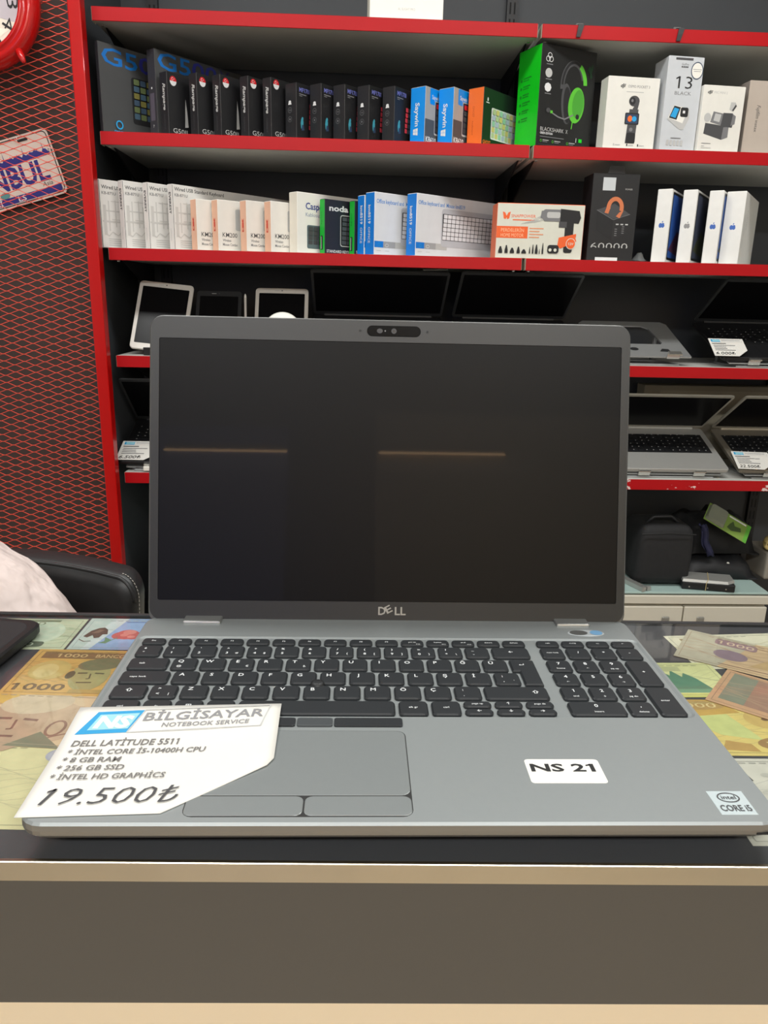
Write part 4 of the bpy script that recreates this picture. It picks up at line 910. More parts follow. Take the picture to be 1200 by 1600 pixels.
def shelf_laptop(label, x0, x1, y, zf, tilt, lean, D, Lh, deckm, lidm, scr, keym, white_leg=True, band=None):
    W = x1 - x0
    t = thing('laptop', label, 'laptop', (x0, y, zf), (rad(tilt), 0, 0), 'laptops shown half folded on the shelves')
    def bl(i, z): return [(x, yy, z) for x, yy in rrect(i, i, W - i, D - i, .010, 3)]
    b = G().loft([bl(.004, 0), bl(0, .006), bl(0, .013), bl(.0015, .0145)]).build('base', deckm, t)
    G().box((.018, .085, .0143), (W - .018, .185, .0150)).build('keyboard_bed', BLACK, t)
    g = G()
    for r in range(6):
        for c in range(15): g.box((.0195 + c * (W - .039) / 15, .0865 + r * .0162, .0150), (.0195 + (c + .9) * (W - .039) / 15, .0865 + (r + .88) * .0162, .0162))
    k = g.build('keys', keym, t); k['kind'] = 'stuff'
    p = Print((0, 0, .0162), (1, 0, 0), (0, 1, 0), (0, 0, 1), None, .0001)
    for r in range(6):
        for c in range(15):
            if (c * 7 + r * 5) % 4: p.rect(.0235 + c * (W - .039) / 15, .0950 + r * .0162, .0235 + (c + .16) * (W - .039) / 15, .0975 + r * .0162, LGREY if white_leg else GREYINK)
    p.build('key_legends', t)['kind'] = 'stuff'
    G().box((W / 2 - .055, .008, .0143), (W / 2 + .055, .074, .0149)).build('touchpad', deckm if band is None else band, t)
    G().tube([(.03, D - .004, .0165), (W - .03, D - .004, .0165)], .005, 8).build('hinge_bar', band or BLACK_SAT, t)
    lz = G().loft([[(x, 0, z) for x, z in rrect(0, 0, W, Lh, .009, 3)], [(x, .0045, z) for x, z in rrect(0, 0, W, Lh, .009, 3)], [(x, .006, z) for x, z in rrect(.002, .002, W - .002, Lh - .002, .009, 3)]]).build('lid', lidm, t, (0, D - .004, .018), (rad(lean - tilt), 0, 0))
    G().box((.007, -.0005, .016), (W - .007, 0.0, Lh - .010)).build('screen', scr, lz)
    return t
BLK_LID = mat('black_lid', (58, 60, 62), 0.35, 0.1); BLK_DECK = mat('black_deck', (24, 24, 26), 0.42)
SLV = mat('laptop_silver', (176, 176, 172), 0.36, 0.4, 0.03, 60); SLV_LID = mat('laptop_silver_lid', (180, 178, 168), 0.36, 0.4, 0.03, 60)
SLB = mat('laptop_silver_bezel', (168, 166, 156), 0.4, 0.2); KEYD = mat('keys_dark', (26, 27, 29), 0.45)
TL, LN = 21, 57
FS = 'stands under the shelf laptops'
def on_stand(label, x0, x1, zsh, y=1.725, D=.225, Lh=.205, tilt=TL, lean=LN, dm=BLK_DECK, lm=BLK_LID, sl='', leg=True, band=None):
    laptop_stand(x0 + .02, x1 - .02, y, zsh + .0005, D - .03, tilt, sl, FS)
    return shelf_laptop(label, x0, x1, y - .002, zsh + .0135, tilt, lean, D, Lh, dm, lm, SCREEN, KEYD, leg, band)
on_stand('black laptop with half folded screen, left of two behind the big laptop', -.141, .221, Z4, sl='aluminium stand under the left black laptop on the fourth shelf')
on_stand('black laptop with half folded screen, right of two behind the big laptop', .250, .572, Z4, Lh=.212, sl='aluminium stand under the right black laptop on the fourth shelf')
on_stand('black laptop with a small price card at the right picture edge', .955, 1.295, Z4, D=.235, sl='aluminium stand under the black laptop at right edge of fourth shelf')
on_stand('silver laptop with black keys on the lowest shelf beside the big screen', .693, 1.018, Z5, D=.225, Lh=.212, dm=SLV, lm=SLB, sl='aluminium stand under the silver laptop nearer the big screen', band=SLV)
on_stand('silver laptop cut by the right picture edge on the lowest shelf', 1.046, 1.37, Z5, D=.225, Lh=.212, dm=mat('laptop_taupe', (126, 120, 108), 0.38, 0.3), lm=SLB, sl='aluminium stand under the silver laptop at the picture edge', band=mat('laptop_taupe_light', (176, 168, 150), 0.38, 0.3))
on_stand('black laptop on the lowest shelf left of the big screen', -.655, -.315, Z5, y=1.722, D=.225, Lh=.20, lean=50, sl='aluminium stand under the black laptop on the lowest left shelf')
# empty aluminium stand
es = thing('laptop_stand', 'empty silver laptop stand with cutouts on the fourth shelf', 'laptop stand', (.60, 1.728, Z4 + .0005), (0, 0, 0))
M = Matrix.Translation((0, 0, .020)) @ Matrix.Rotation(rad(24), 4, 'X')
Wd, Dp = .272, .205
oc = [(0, 0), (Wd, 0), (Wd, .012), (Wd - .010, Dp - .014), (Wd - .024, Dp), (.024, Dp), (.010, Dp - .014), (0, .012)]
ic = [(.045, .070), (Wd - .062, .070), (Wd - .056, .078), (Wd - .070, Dp - .040), (Wd - .086, Dp - .026), (.086, Dp - .026), (.070, Dp - .040), (.040, .078)]
g = G()
g.loft([[(x, y, 0) for x, y in oc], [(x, y, .004) for x, y in oc], [(x, y, .004) for x, y in ic], [(x, y, 0) for x, y in ic], [(x, y, 0) for x, y in oc]], False, False, 0, M)
g.build('plate', STAND, es)
Print(M @ Vector((0, 0, .004)), M.to_3x3() @ Vector((1, 0, 0)), M.to_3x3() @ Vector((0, 1, 0)), M.to_3x3() @ Vector((0, 0, 1)), None, .0002).poly([(.195, .028), (.225, .026), (.222, .042), (.205, .044)], INK).ell(.128, .040, .012, .009, INK, 14).build('cutout', es)
for xx in (.035, Wd - .068): G().box((xx, -.004, 0), (xx + .034, 0, .020), 0, M).box((xx, -.016, .017), (xx + .034, -.004, .020), 0, M).build('front_hook', CHROME, es)
G().rbox((.03, .0, 0), (Wd - .03, .17, .004), .001, 1).build('foot_plate', STAND, es)
for xx in (.05, Wd - .05): G().tube([(xx, .15, .004), (xx, .135, .072)], .006, 8).build('leg', STAND, es)
# white paper sheet on the left black laptop
o = G().box((0, 0, 0), (.065, .030, .0006)).build('paper_sheet', PAPER, None, (.150, 1.7555, 1.3700), (rad(9), rad(-2), rad(2)))
tag(o, 'strip of white paper lying on the top edge of the left black laptop', 'paper')
# beige box behind the silver laptops
o, cv, sp = carton('plain beige box behind the silver laptops', 'box', None, .86, 2.00, Z5, 0, .06, .45, .225, mat('box_beige', (150, 142, 122), 0.5), mat('box_beige', (150, 142, 122), 0.5), None, 'beige_box')
cv.rect(.05, .02, .40, .21, mat('box_beige_face', (164, 156, 136), 0.5)).rect(.2, .19, .203, .2, DGREY); fin(o, cv, sp)

# small price cards on the shelves
def small_card(label, P, rot, wd, ht, price, cut=True):
    o = thing('price_card', label, 'price card', P, rot, 'small price cards on the shelves')
    pts = [(0, 0), (wd * .70, 0), (wd, ht * .34), (wd, ht), (0, ht)]
    G().loft([[(x, y, 0) for x, y in pts], [(x, y, .0005) for x, y in pts]]).build('paper', PAPER, o)
    p = Print((0, 0, .0005), (1, 0, 0), (0, 1, 0), (0, 0, 1), None, .0002)
    p.rect(wd * .06, ht * .80, wd * .32, ht * .95, CY).rect(wd * .10, ht * .83, wd * .31, ht * .93, PALE).line([(wd * .32, ht * .80), (wd * .95, ht * .80), (wd * .95, ht * .95), (wd * .32, ht * .95)], ht * .01, LGREY).rect(wd * .36, ht * .86, wd * .90, ht * .92, LGREY)
    p.rect(wd * .06, ht * .68, wd * .46, ht * .73, TX)
    for k, l in enumerate((.62, .34, .36, .58)): p.rect(wd * .08, ht * (.58 - k * .09), wd * (.08 + l), ht * (.61 - k * .09), GREYINK)
    p.text(price, wd * .06, ht * .07, ht * .16, INK, wd * .55, 0, .0, .2); p.build('lettering', o)
    return o
small_card('small white price card on the black laptop at the right edge', (.928, 1.712, Z4 + .030), (rad(32), 0, rad(-4)), .092, .078, '6.000\u20ba')
small_card('small white price card on the silver laptop reading 22.500', (1.040, 1.716, Z5 + .031), (rad(23), 0, rad(-8)), .100, .086, '22.500\u20ba')
small_card('small white price card on the lowest left shelf', (-.660, 1.714, Z5 + .031), (rad(23), 0, 0), .105, .090, '6.500\u20ba')
# rod with white grip at left of lowest shelf
o = thing('cable_plug', 'white plug with a dark lead on the lowest left shelf', 'plug', (-.585, 1.708, Z5 + .010))
G().rbox((0, -.006, -.006), (.05, .006, .006), .002, 2).build('body', WHITE, o); G().tube([(0, 0, 0), (-.015, 0, .002), (-.03, .004, -.003)], .002, 6).build('lead', DGREY, o)

# ------------------------------------------------------------------ white cabinet with glass top and what lies on it
CBW = mat('cabinet_white', (214, 208, 192), 0.45, 0, 0.04, 8)
cb = thing('cabinet', 'low white drawer cabinet under the shelves', 'cabinet', (-.575, 1.68, 0))
CBL, CBH = 1.745, .502
G().box((0, .02, .05), (CBL, .39, CBH - .025)).build('body', CBW, cb)
G().rbox((-.005, 0, CBH - .025), (CBL + .002, .395, CBH), .002, 1).build('top_board', CBW, cb)
edges = [0, .45, .90, 1.45, CBL]
edges = [.0, .38, .75, 1.13, 1.50, CBL]
hm = mat('handle_grey', (150, 148, 140), 0.35, 0.4)
for a, b in zip(edges[:-1], edges[1:]):
    d = G().rbox((a + .002, .0, CBH - .19), (b - .002, .0195, CBH - .033), .002, 1).build('drawer', CBW, cb)
    hx = a + .040 if edges.index(a) % 2 == 0 else b - .062
    ha = G().rbox((hx, -.006, CBH - .092), (hx + .022, .0, CBH - .062), .003, 1).build('handle', hm, d)
    G().box((hx + .006, -.0066, CBH - .090), (hx + .020, -.0061, CBH - .076)).build('finger_slot', INK, d)
    G().rbox((a + .002, .0, .06), (b - .002, .0195, CBH - .195), .002, 1).build('door', CBW, cb)
G().box((.02, .05, 0), (CBL - .02, .37, .05)).build('plinth', BLACK, cb)
G().rbox((.0, .005, CBH + .004), (CBL - .0, .385, CBH + .010), .001, 1).build('glass_top', mat('green_glass', (176, 200, 194), 0.12, 0, 0.03, 8, 0, 0.5), cb)
G().box((.0, .012, CBH + .0001), (CBL, .38, CBH + .0039)).build('shadow_gap', INK, cb)
ZG = CBH + .0105
FAB = mat('black_fabric', (26, 26, 28), 0.75, 0, 0.25, 50, 0.3); FAB2 = mat('black_nylon', (32, 33, 36), 0.55, 0, 0.3, 40, 0.3)
bag = thing('bag', 'black boxy fabric bag standing on the glass top', 'bag', (.872, 1.80, ZG))
bo = G().loft([[(x * s + dx, y * s2, z) for x, y in rrect(-.082, -.075, .082, .085, .022, 4)] for s, s2, dx, z in ((.97, .97, 0, 0), (1, 1, 0, .02), (1.0, 1.0, .002, .09), (.97, .97, .004, .155), (.86, .88, .004, .178), (.55, .6, .002, .184))]).build('body', FAB, bag, smooth=True); subsurf(bo, 1)
G().tube([(-.05, -.03, .178), (-.03, -.03, .198), (.02, -.03, .200), (.045, -.03, .180)], .005, 8).build('handle', FAB2, bag, smooth=True)
G().tube([(-.078, -.079, .16), (0, -.082, .165), (.078, -.079, .16)], .0018, 6).build('zip', INK, bag)
def heap(name, label, cat, cx, cy, z, sx, sy, h, seed, m, amp=.35):
    rows = []; n = 26
    for j in range(n + 1):
        r = []
        for i in range(n + 1):
            a, b = -1 + 2 * i / n, -1 + 2 * j / n
            e = max(0, 1 - (abs(a) ** 4 + abs(b) ** 4)) ** .4
            q_ = noise.noise(Vector((a * 2.2 + seed, b * 2.2, seed * .7))) * .6 + noise.noise(Vector((a * 5 + seed, b * 2, 3.1))) * .3
            r.append((cx + a * sx, cy + b * sy, z + .001 + h * e * max(.1, 1 + amp * q_)))
        rows.append(r)
    o = G().sheet(rows).build(name, m, smooth=True)
    sm = o.modifiers.new('thick', 'SOLIDIFY'); sm.thickness = .004
    return tag(o, label, cat)
fb = heap('folded_bag', 'flattened black nylon bag, undermost of the dark heap', 'bag', 1.070, 1.905, ZG + .003, .120, .120, .060, 1.3, FAB2)
heap('folded_bag', 'black soft bag folded on top of the dark heap', 'bag', 1.085, 1.925, ZG + .070, .115, .105, .095, 4.1, FAB, .5)
NVB = mat('navy_plaid', (36, 38, 70), 0.7, 0, 0.5, 60)
g = G(); rows = []
for j in range(9):
    rows.append([(.985 + .0035 * i + .035 * j / 8 + .004 * math.sin(j), 1.79 + .004 * math.sin(i * 1.3), ZG + .170 - .012 * j + .004 * math.sin(i * 2.1 + j)) for i in range(8)])
o = g.sheet(rows).build('strap', NVB, smooth=True); sm = o.modifiers.new('t', 'SOLIDIFY'); sm.thickness = .004
tag(o, 'navy and grey checked strap hanging over the dark heap', 'strap')
G().lathe([(.0045, 0), (.0045, .002), (.003, .003)], 14, 0, Matrix.Rotation(rad(90), 4, 'X')).build('snap_button', WHITE, fb, (1.098, 1.803, ZG + .046))
hd = thing('hard_drive_bundle', 'silver topped drives bundled with a rubber band', 'hard drives', (.943, 1.705, ZG + .001), (0, 0, rad(-12)))
G().rbox((-.02, 0, 0), (.125, .07, .022), .003, 2).build('lower_drive', BLACK_SAT, hd)
G().loft([[(-.02, .0, .0225), (.105, 0, .0225), (.128, .02, .0225), (.128, .07, .0225), (-.02, .07, .0225)], [(-.018, .003, .030), (.103, .003, .030), (.124, .022, .030), (.124, .068, .030), (-.018, .068, .030)]]).build('upper_drive', SILVER, hd)
G().tube([(.045, -.0012, .0), (.045, -.0015, .022), (.050, .003, .0312), (.062, .068, .0312), (.062, .0715, .0)], .0011, 6).build('rubber_band', mat('rubber_tan', (190, 170, 120), 0.6), hd)
for u in (.0, .05, .1): G().lathe([(.0022, 0), (.0022, .001)], 8, 0, Matrix.Translation((u, 0, .008)) @ Matrix.Rotation(rad(90), 4, 'X')).build('screw', CHROME, hd)
gp = thing('blister_pack', 'green and clear blister pack tossed on the dark heap', 'blister pack', (.995, 1.785, ZG + .190), (rad(30), rad(27), rad(-22)))
GRC = mat('pack_green', (128, 158, 74), 0.45); CLR = mat('pack_clear', (150, 152, 140), 0.2, 0, 0.1, 20, 0, 0.6, 0, 0, 0.7)
G().box((0, 0, 0), (.135, .075, .001)).build('backing_card', GRC, gp)
G().loft([[(x, y, .001) for x, y in rrect(.002, .004, .062, .071, .008, 3)], [(x, y, .012) for x, y in rrect(.006, .008, .058, .067, .008, 3)]], False, True).build('blister', CLR, gp)
Print((0, 0, .001), (1, 0, 0), (0, 1, 0), (0, 0, 1), None, .0002).poly([(.07, .02), (.085, .015), (.112, .03), (.108, .045), (.09, .04), (.082, .055), (.075, .04)], mat('print_moss', (70, 90, 50))).rect(.124, 0, .135, .075, mat('pack_green_bright', (96, 172, 60))).rect(.066, .064, .12, .070, WINK).build('card_print', gp)
rl_ = thing('drive_rails', 'pair of silver metal rails leaning on the glass top', 'rails', (.795, 1.692, ZG + .0005), (0, 0, rad(22)))
for dx in (0, .018): G().box((dx, 0, 0), (dx + .013, .15, .003)).box((dx, 0, .003), (dx + .002, .15, .012)).box((dx, -.010, 0), (dx + .013, 0, .012)).build('rail', SILVER, rl_)
yo = thing('ceramic_figure', 'cream yellow ornament at the right edge above the dark heap', 'ornament', (1.238, 1.82, ZG + .086))
YLM = mat('cream_yellow', (206, 184, 122), 0.4, 0, 0.2, 40)
G().lathe([(.001, 0), (.024, .004), (.030, .018), (.026, .034), (.012, .042), (.001, .043)], 18).build('body', YLM, yo, smooth=True)
G().tube([(.02 * math.cos(a) - .018, -.022, .022 + .013 * math.sin(a)) for a in [2 * PI * k / 14 for k in range(15)]], .006, 8).build('ring', YLM, yo, smooth=True)
o = G().rbox((0, 0, 0), (.14, .12, .085), .006, 2).build('cardboard_box', mat('cardboard_grey', (150, 144, 134), 0.7), None, (1.150, 1.720, ZG)); 
o.location = (1.208, 1.79, ZG); tag(o, 'worn grey box carrying the ornament at the right edge', 'box')

# ------------------------------------------------------------------ clock and licence plate at the mesh
ck = thing('wall_clock', 'round red wall clock hanging on the mesh, cut by the corner', 'clock', (-.868, 1.648, 1.906), (0, rad(2), 0))
CKR = mat('clock_red_gloss', (184, 18, 18), 0.22, 0, 0.03, 10, 0, 0.5, 0.4); CKF = mat('clock_face', (228, 222, 206), 0.5)
RX = Matrix.Rotation(rad(90), 4, 'X')
G().lathe([(.103, .004), (.103, .030), (.107, .038), (.113, .036), (.117, .030), (.121, .034), (.129, .034), (.136, .026), (.141, .012), (.142, .002), (.138, 0)], 64, 0, RX).build('rim', CKR, ck, smooth=True)
G().cyl(.1035, .002, .012, 48, 0, RX).build('dial', CKF, ck)
p = Print((0, -.012, 0), (1, 0, 0), (0, 0, 1), (0, -1, 0), None, .0002)
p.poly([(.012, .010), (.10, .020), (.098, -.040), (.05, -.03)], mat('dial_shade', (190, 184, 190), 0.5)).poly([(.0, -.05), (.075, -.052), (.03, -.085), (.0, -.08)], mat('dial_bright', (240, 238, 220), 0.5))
for k in range(1, 13):
    a = rad(90 - 30 * k); r = .085
    vs, fs = text_geo(str(k), -.01, 0)
    wd = .030 if k < 10 else .034
    u0, v0 = r * math.cos(a), r * math.sin(a); ro = a - PI / 2
    p.text(str(k), u0 - .013 * math.cos(a), v0 - .013 * math.sin(a), .026, INK, wd * .8, ro, -.004, 0, 'c')
p.poly([(-.004, -.01), (.004, -.01), (.002, .065), (-.002, .065)], INK).poly([(-.01, -.003), (-.01, .003), (-.07, .020), (-.07, .017)], INK).ell(0, 0, .008, .008, INK, 14)
p.build('numerals', ck)
for a in (-45, -135):
    G().lathe([(.0085, 0), (.0075, .018), (.0045, .030), (.001, .032)], 10, 0, Matrix.Translation((.134 * math.cos(rad(a)), -.022, .134 * math.sin(rad(a)))) @ Matrix.Rotation(rad(90 - a + (16 if a > -90 else -16)), 4, 'Y') @ Matrix.Rotation(rad(18), 4, 'X')).build('foot', CKR, ck, smooth=True)
lp = thing('licence_plate', 'white souvenir licence plate with blue lettering behind the mesh', 'licence plate', (-.726, 1.722, 1.530), (0, rad(-16.5), 0))
PLW = mat('plate_white', (222, 212, 200), 0.4); PLB = mat('plate_navy', (42, 44, 130), 0.45)
def pq(i, y): return [(x, y, z) for x, z in rrect(-.30 + i, i, 0 - i, .148 - i, .012, 4)]
G().loft([pq(0, 0), pq(0, -.0015)]).build('plate', PLW, lp)
p = Print((-.30, -.0015, 0), (1, 0, 0), (0, 0, 1), (0, -1, 0), None, .0002)
p.line(rrect(.005, .005, .295, .143, .010, 4) + [rrect(.005, .005, .295, .143, .010, 4)[0]], .0022, INK)
sk = [(.012, .088)]
for k in range(16):
    x = .03 + k * .0165
    sk += [(x - .006, .100 + .004 * (k % 3)), (x - .002, .106), (x - .001, .122 if k % 3 == 0 else .110), (x, .106), (x + .005, .102 + .003 * (k % 2))]
sk += [(.288, .096), (.288, .104), (.29, .092)]
p.poly(sk + [(.288, .091), (.012, .084)], PLB)
p.text('ISTANBUL', .014, .040, .048, PLB, .258, 0, .03).text('Asia', .246, .027, .010, DGREY, .026, 0, 0, .2).text('Europe', .02, .027, .010, DGREY, .04, 0, 0, .2).rect(.010, .008, .290, .023, PLB).text('LS', .178, .0095, .012, WINK, .02, 0, .02).text('Nİ', .118, .0095, .012, WINK, .02, 0, .02).ell(.150, .030, .012, .007, mat('plate_teal', (90, 150, 150), 0.5))
p.rect(.225, .133, .25, .139, INK, .002).rect(.05, .133, .075, .139, INK, .002); p.build('plate_print', lp)
for x, z in ((-.012, .020), (-.012, .008), (-.08, .140), (-.012, .10)):
    G().tube([(x, -.003, z), (x + .006, -.012, z + .003), (x + .012, -.012, z - .002), (x + .010, -.003, z - .004)], .0009, 6).build('wire_tie', CHROME, lp)

# ------------------------------------------------------------------ office chair and seated person
LEA = mat('black_leather', (39, 40, 41), 0.42, 0, 0.12, 120, 0.06)
ch = thing('office_chair', 'black leather office chair with white stitched seam behind the counter', 'chair', (-.566, .80, 0), (0, 0, 0))
def outline(i, n=10):
    pts = []
    hw, top, bot = .232 - i, .931 - i, .50 + i
    for k in range(n + 1):             # right side and rounded top corner
        a = rad(90 * k / n); pts.append((hw - .026 + .026 * math.cos(a), top - .056 + .034 * math.sin(a)))
    for k in range(1, 12):
        x = (hw - .026) * (1 - 2 * k / 12); pts.append((x, top - .022 + .012 * (1 - (x / (hw - .026)) ** 2)))
    for k in range(n + 1):
        a = rad(90 + 90 * k / n); pts.append((-hw + .026 + .026 * math.cos(a), top - .056 + .034 * math.sin(a)))
    for k in range(6): pts.append((-hw + .03 + (2 * hw - .06) * k / 5, bot))
    return pts
def ol(i, y, bulge=0): return [(x, y + .05 * (x / .229) ** 2 * -1, z) for x, z in outline(i)]
bk = G().loft([ol(.020, -.030), ol(.006, -.026), ol(0, -.012), ol(0, .020), ol(.008, .034), ol(.03, .040)]).build('backrest', LEA, ch, smooth=True)
STI = mat('stitch_thread', (168, 164, 156), 0.6)
pth = [Vector((x + .0012, -.0135 - .05 * (x / .229) ** 2, z)) for x, z in ([(.229, .60), (.229, .70), (.229, .80)] + outline(0)[:11])]
g = G()
for a, b in zip(pth[:-1], pth[1:]):
    L_ = (b - a).length; n = max(1, int(L_ / .006))
    for k in range(n): g.tube([a + (b - a) * (k / n), a + (b - a) * ((k + .6) / n)], .0007, 4)
s_ = g.build('stitching', STI, bk); s_['kind'] = 'stuff'
G().tube([(x, -.022 - .05 * (x / .229) ** 2, z) for x, z in outline(.004)[:34]], .003, 6).build('piping', LEA, bk, smooth=True)
st = G().rbox((-.24, -.34, .31), (.24, .03, .39), .03, 3).build('seat', LEA, ch, smooth=True)
G().cyl(.028, .08, .31, 16).build('gas_lift', BLACK, ch)
G().box((-.03, .03, .43), (.03, .06, .60)).box((-.03, -.1, .30), (.03, .06, .31)).build('back_bracket', BLACK, ch)
for k in range(5):
    a = 2 * PI * k / 5 + .3; e = Vector((math.cos(a) * .30, math.sin(a) * .30, .06))
    lg = G().tube([(0, 0, .10), tuple(e)], [.024, .014], 8).build('leg', BLACK, ch)
    G().cyl(.028, -.012, .012, 12, 0, Matrix.Translation((e.x, e.y, .029)) @ Matrix.Rotation(a, 4, 'Z') @ RX).build('caster', BLACK_SAT, lg)

def skin_body(name, nodes, edges, m, parent, root=0, sub=2):
    me = bpy.data.meshes.new(name); me.from_pydata([n[:3] for n in nodes], edges, []); me.materials.append(m)
    o = link(name, me, parent)
    md_ = o.modifiers.new('skin', 'SKIN'); md_.use_smooth_shade = True
    for k, n in enumerate(nodes):
        sv = me.skin_vertices[0].data[k]; sv.radius = (n[3], n[4] if len(n) > 4 else n[3]); sv.use_root = (k == root)
    subsurf(o, sub)
    return o
SKINM = mat('skin', (196, 150, 124), 0.5, 0, 0.05, 30); SHIRT = mat('pale_pink_shirt', (222, 206, 200), 0.75, 0, 0.05, 25, 0.0)
nt_ = SHIRT.node_tree; tc_ = nt_.nodes.new('ShaderNodeTexCoord'); mp_ = nt_.nodes.new('ShaderNodeMapping'); mp_.inputs['Scale'].default_value = (26, 26, 5); mp_.inputs['Rotation'].default_value = (0, .5, 0)
nz_ = nt_.nodes.new('ShaderNodeTexNoise'); nz_.inputs['Scale'].default_value = 1.0; nz_.inputs['Detail'].default_value = 2.5
bp_ = nt_.nodes.new('ShaderNodeBump'); bp_.inputs['Strength'].default_value = .9; bp_.inputs['Distance'].default_value = .02
nt_.links.new(tc_.outputs['Object'], mp_.inputs[0]); nt_.links.new(mp_.outputs[0], nz_.inputs['Vector']); nt_.links.new(nz_.outputs[0], bp_.inputs['Height']); nt_.links.new(bp_.outputs[0], nt_.nodes['Principled BSDF'].inputs['Normal'])
TROU = mat('dark_trousers', (40, 42, 52), 0.8); HAIR = mat('dark_hair', (34, 26, 22), 0.6, 0, 0.3, 90, 0.4)
# seated, facing the counter; only the left shoulder and upper arm reach into the picture
pe = thing('person', 'seated person in a loose pale pink shirt, only a shoulder in view', 'person', (-.604, .61, .04))
N_ = [(0, .02, .49, .12, .095), (0, .03, .62, .10, .08), (0, .02, .76, .10, .08), (0, .01, .86, .085, .07), (0, 0, .960, .056), (0, -.008, 1.02, .052), (0, -.015, 1.08, .050)]
E_ = [(i, i + 1) for i in range(6)]
def arm(s):
    b_ = len(N_)
    N_.extend([(s * .12, .01, .885, .040), (s * .165, .0, .850, .038), (s * .192, -.03, .75, .036), (s * .185, -.08, .655, .040), (s * .14, -.20, .61, .034), (s * .09, -.285, .595, .026), (s * .075, -.325, .588, .030, .018)])
    E_.append((3, b_)); E_.extend([(b_ + i, b_ + i + 1) for i in range(6)]); h = b_ + 6
    for fx, ly in ((-.024, .052), (-.008, .062), (.008, .058), (.022, .046)):
        k = len(N_); N_.extend([(s * .075 + fx, -.350, .586, .0085), (s * .075 + fx, -.350 - ly * .5, .580, .008), (s * .075 + fx * .9, -.350 - ly, .566, .0065)]); E_.extend([(h, k), (k, k + 1), (k + 1, k + 2)])
    k = len(N_); N_.extend([(s * .075 - s * .034, -.325, .584, .010), (s * .075 - s * .046, -.352, .575, .008)]); E_.extend([(h, k), (k, k + 1)])
arm(1); arm(-1)
for s in (1, -1):
    b_ = len(N_); N_.extend([(s * .09, -.02, .555, .085), (s * .11, -.30, .565, .068), (s * .11, -.34, .46, .055), (s * .11, -.29, .09, .040), (s * .11, -.33, .005, .036, .03), (s * .11, -.44, -.012, .034, .022)])
    E_.append((0, b_)); E_.extend([(b_ + i, b_ + i + 1) for i in range(5)])
sk_ = skin_body('body', N_, E_, SKINM, None)
me_ = bpy.data.meshes.new_from_object(sk_.evaluated_get(bpy.context.evaluated_depsgraph_get()))
gb = G(); gb.add([tuple(v.co) for v in me_.vertices], [tuple(q.vertices) for q in me_.polygons]); bpy.data.objects.remove(sk_)
HC = Vector((0, -.028, 1.118))
def bump_(p, c, r): return math.exp(-((p[0] - c[0]) ** 2 + (p[1] - c[1]) ** 2) / (r * r))
def head_pt(th, ph, k=1.0):           # th around (0 = face, towards -y), ph up
    x, y, z = math.sin(th) * math.cos(ph), -math.cos(th) * math.cos(ph), math.sin(ph)
    wx, wy, wz = .076, .098, .118
    jaw = 1 - .30 * max(0, -z) ** 1.3
    X, Y, Z = x * wx * jaw, y * wy * (jaw if y > 0 else 1 - .10 * max(0, -z)), z * wz
    if y < 0:
        f = -y
        Y += f * (.012 * (bump_((X, Z), (.030, .012), .017) + bump_((X, Z), (-.030, .012), .017)))      # eye sockets
        Y -= f * (.006 * bump_((X, Z), (0, .034), .045) + .007 * bump_((X, Z), (0, -.100), .022) + .004 * (bump_((X, Z), (.042, -.018), .022) + bump_((X, Z), (-.042, -.018), .022)) + .005 * bump_((X, Z), (0, -.062), .022))
    return HC + Vector((X, Y, Z)) * k
def ring_(ph, n=36): return [tuple(head_pt(2 * PI * i / n, ph)) for i in range(n)]
gb.loft([ring_(rad(a)) for a in (-88, -78, -66, -56, -48, -40, -33, -26, -20, -14, -8, -3, 2, 7, 12, 18, 26, 36, 48, 60, 72, 82, 88)])
gb.loft([[(x * w_, HC.y - .092 + d * (1 - abs(x) * .9), HC.z + z) for x in (-1, -.5, 0, .5, 1)] + [(x * w_, HC.y - .070, HC.z + z) for x in (1, 0, -1)] for w_, d, z in ((.007, -.004, .022), (.008, -.012, .005), (.011, -.021, -.014), (.016, -.026, -.026), (.014, -.012, -.033))])
for s in (1, -1):
    gb.lathe([(.002, -.030), (.012, -.024), (.017, -.006), (.020, .012), (.014, .026), (.002, .030)], 12, 0, Matrix.Translation((s * .074, HC.y + .012, HC.z - .004)) @ Matrix.Rotation(s * rad(14), 4, 'Z') @ Matrix.Diagonal((.38, 1, 1, 1)))
body = gb.build('body', SKINM, pe, smooth=True)
rm = body.modifiers.new('join', 'REMESH'); rm.mode = 'VOXEL'; rm.voxel_size = .0055; rm.use_smooth_shade = True
sm_ = body.modifiers.new('soft', 'SMOOTH'); sm_.factor = .5; sm_.iterations = 4
SN = [(0, .02, .50, .150, .125), (0, .03, .62, .145, .120), (0, .02, .76, .145, .118), (0, .012, .865, .125, .100), (0, .004, .950, .078, .072)]
SE = [(0, 1), (1, 2), (2, 3), (3, 4)]
for s in (1, -1):
    b_ = len(SN); SN.extend([(s * .115, .012, .915, .076), (s * .165, .0, .862, .070), (s * .196, -.028, .755, .062), (s * .200, -.05, .690, .066)]); SE.append((3, b_)); SE.extend([(b_ + i, b_ + i + 1) for i in range(3)])
sh = skin_body('shirt', SN, SE, SHIRT, pe, 0, 3)
fold = bpy.data.textures.new('shirt_folds', 'CLOUDS'); fold.noise_scale = .075
dm_ = sh.modifiers.new('folds', 'DISPLACE'); dm_.texture = fold; dm_.strength = .022; dm_.mid_level = .4; dm_.texture_coords = 'GLOBAL'
TN = [(0, .02, .49, .150, .12)] + [q for s in (1, -1) for q in ((s * .09, -.02, .555, .095), (s * .11, -.30, .565, .078), (s * .11, -.34, .45, .066), (s * .11, -.30, .10, .055))]
skin_body('trousers', TN, [(0, 1), (1, 2), (2, 3), (3, 4), (0, 5), (5, 6), (6, 7), (7, 8)], TROU, pe)
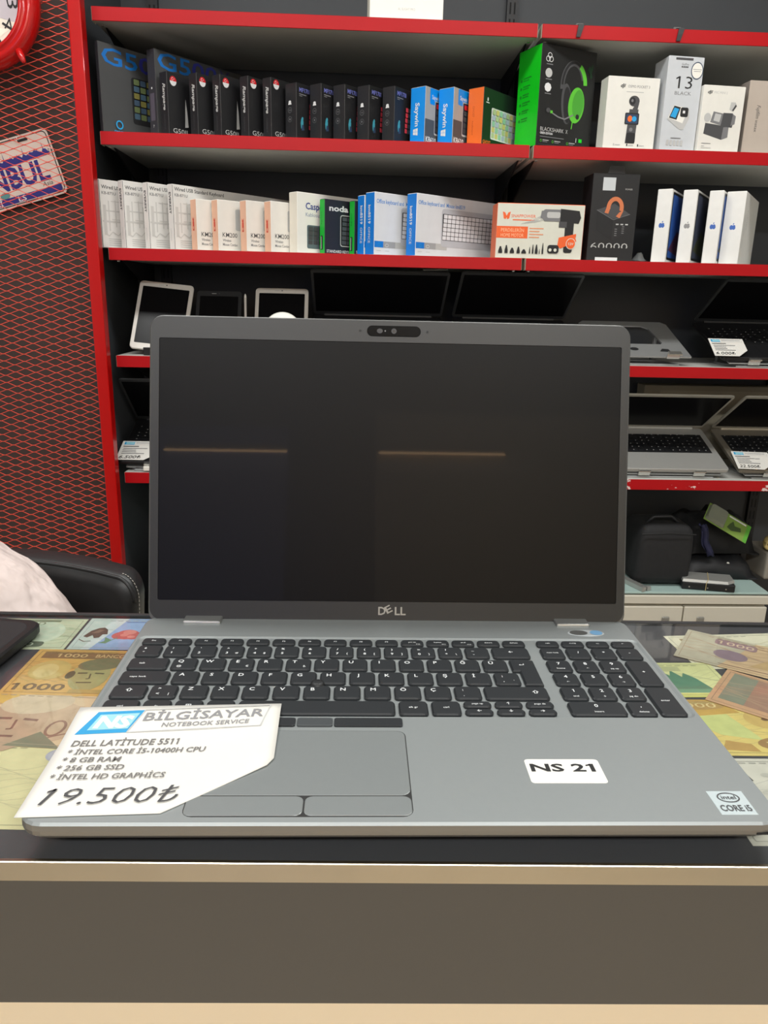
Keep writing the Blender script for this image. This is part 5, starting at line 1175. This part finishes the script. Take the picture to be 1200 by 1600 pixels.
gh = G(); n_ = 40; rows = []
for a in range(-50, 91, 7):
    rows.append([tuple(head_pt(rad(62) + (2 * PI - rad(124)) * i / n_, rad(a), 1.045)) for i in range(n_ + 1)])
gh.sheet(rows)
gh.sheet([[tuple(head_pt(rad(-64) + rad(128) * i / 20, rad(a), 1.05)) for i in range(21)] for a in (40, 48, 58, 68, 78, 89)])
hr = gh.build('hair', HAIR, pe, smooth=True)
so_ = hr.modifiers.new('thick', 'SOLIDIFY'); so_.thickness = .010; so_.offset = 1
EYW = mat('eye_white', (226, 222, 216), 0.25); EYI = mat('eye_brown', (58, 38, 26), 0.2); BRW = HAIR
for s in (1, -1):
    ec = HC + Vector((s * .030, -.0745, .011))
    ey = G().lathe([(.0002, -.0125), (.0065, -.0107), (.0108, -.0062), (.0125, 0), (.0108, .0062), (.0065, .0107), (.0002, .0125)], 16).build('eye', EYW, pe, tuple(ec), smooth=True)
    G().lathe([(.0062, 0), (.0050, .0011), (.0002, .0014)], 14, 0, Matrix.Translation((0, -.0112, 0)) @ RX).build('iris', EYI, ey, smooth=True)
    for z0, z1, nm in ((.0035, .0130, 'upper_lid'), (-.0115, -.0055, 'lower_lid')):
        gl_ = G(); gl_.sheet([[tuple(Vector((math.sin(t) * math.cos(math.asin(z / .0138)) * .0138, -math.cos(t) * math.cos(math.asin(z / .0138)) * .0138, z))) for t in [rad(-85 + 17 * k) for k in range(11)]] for z in [z0 + (z1 - z0) * q / 4 for q in range(5)]]); gl_.build(nm, SKINM, ey, smooth=True)
    G().tube([tuple(HC + Vector((s * (.012 + .008 * k), -.0935 + .0022 * k * k * .55, .031 + .003 * math.sin(k * .8)))) for k in range(5)], [.0022, .0034, .0034, .0028, .0014], 6).build('eyebrow', BRW, pe, smooth=True)
LIPM = mat('lips', (170, 104, 94), 0.5)
for dz in (.0, -.0075): G().tube([tuple(HC + Vector((.0075 * k, -.0955 + .0011 * k * k - (.001 if dz else 0), -.060 + dz + .0006 * abs(k)))) for k in range(-3, 4)], [.0012, .0032, .0042, .0040, .0042, .0032, .0012], 8).build('lip', LIPM, pe, smooth=True)
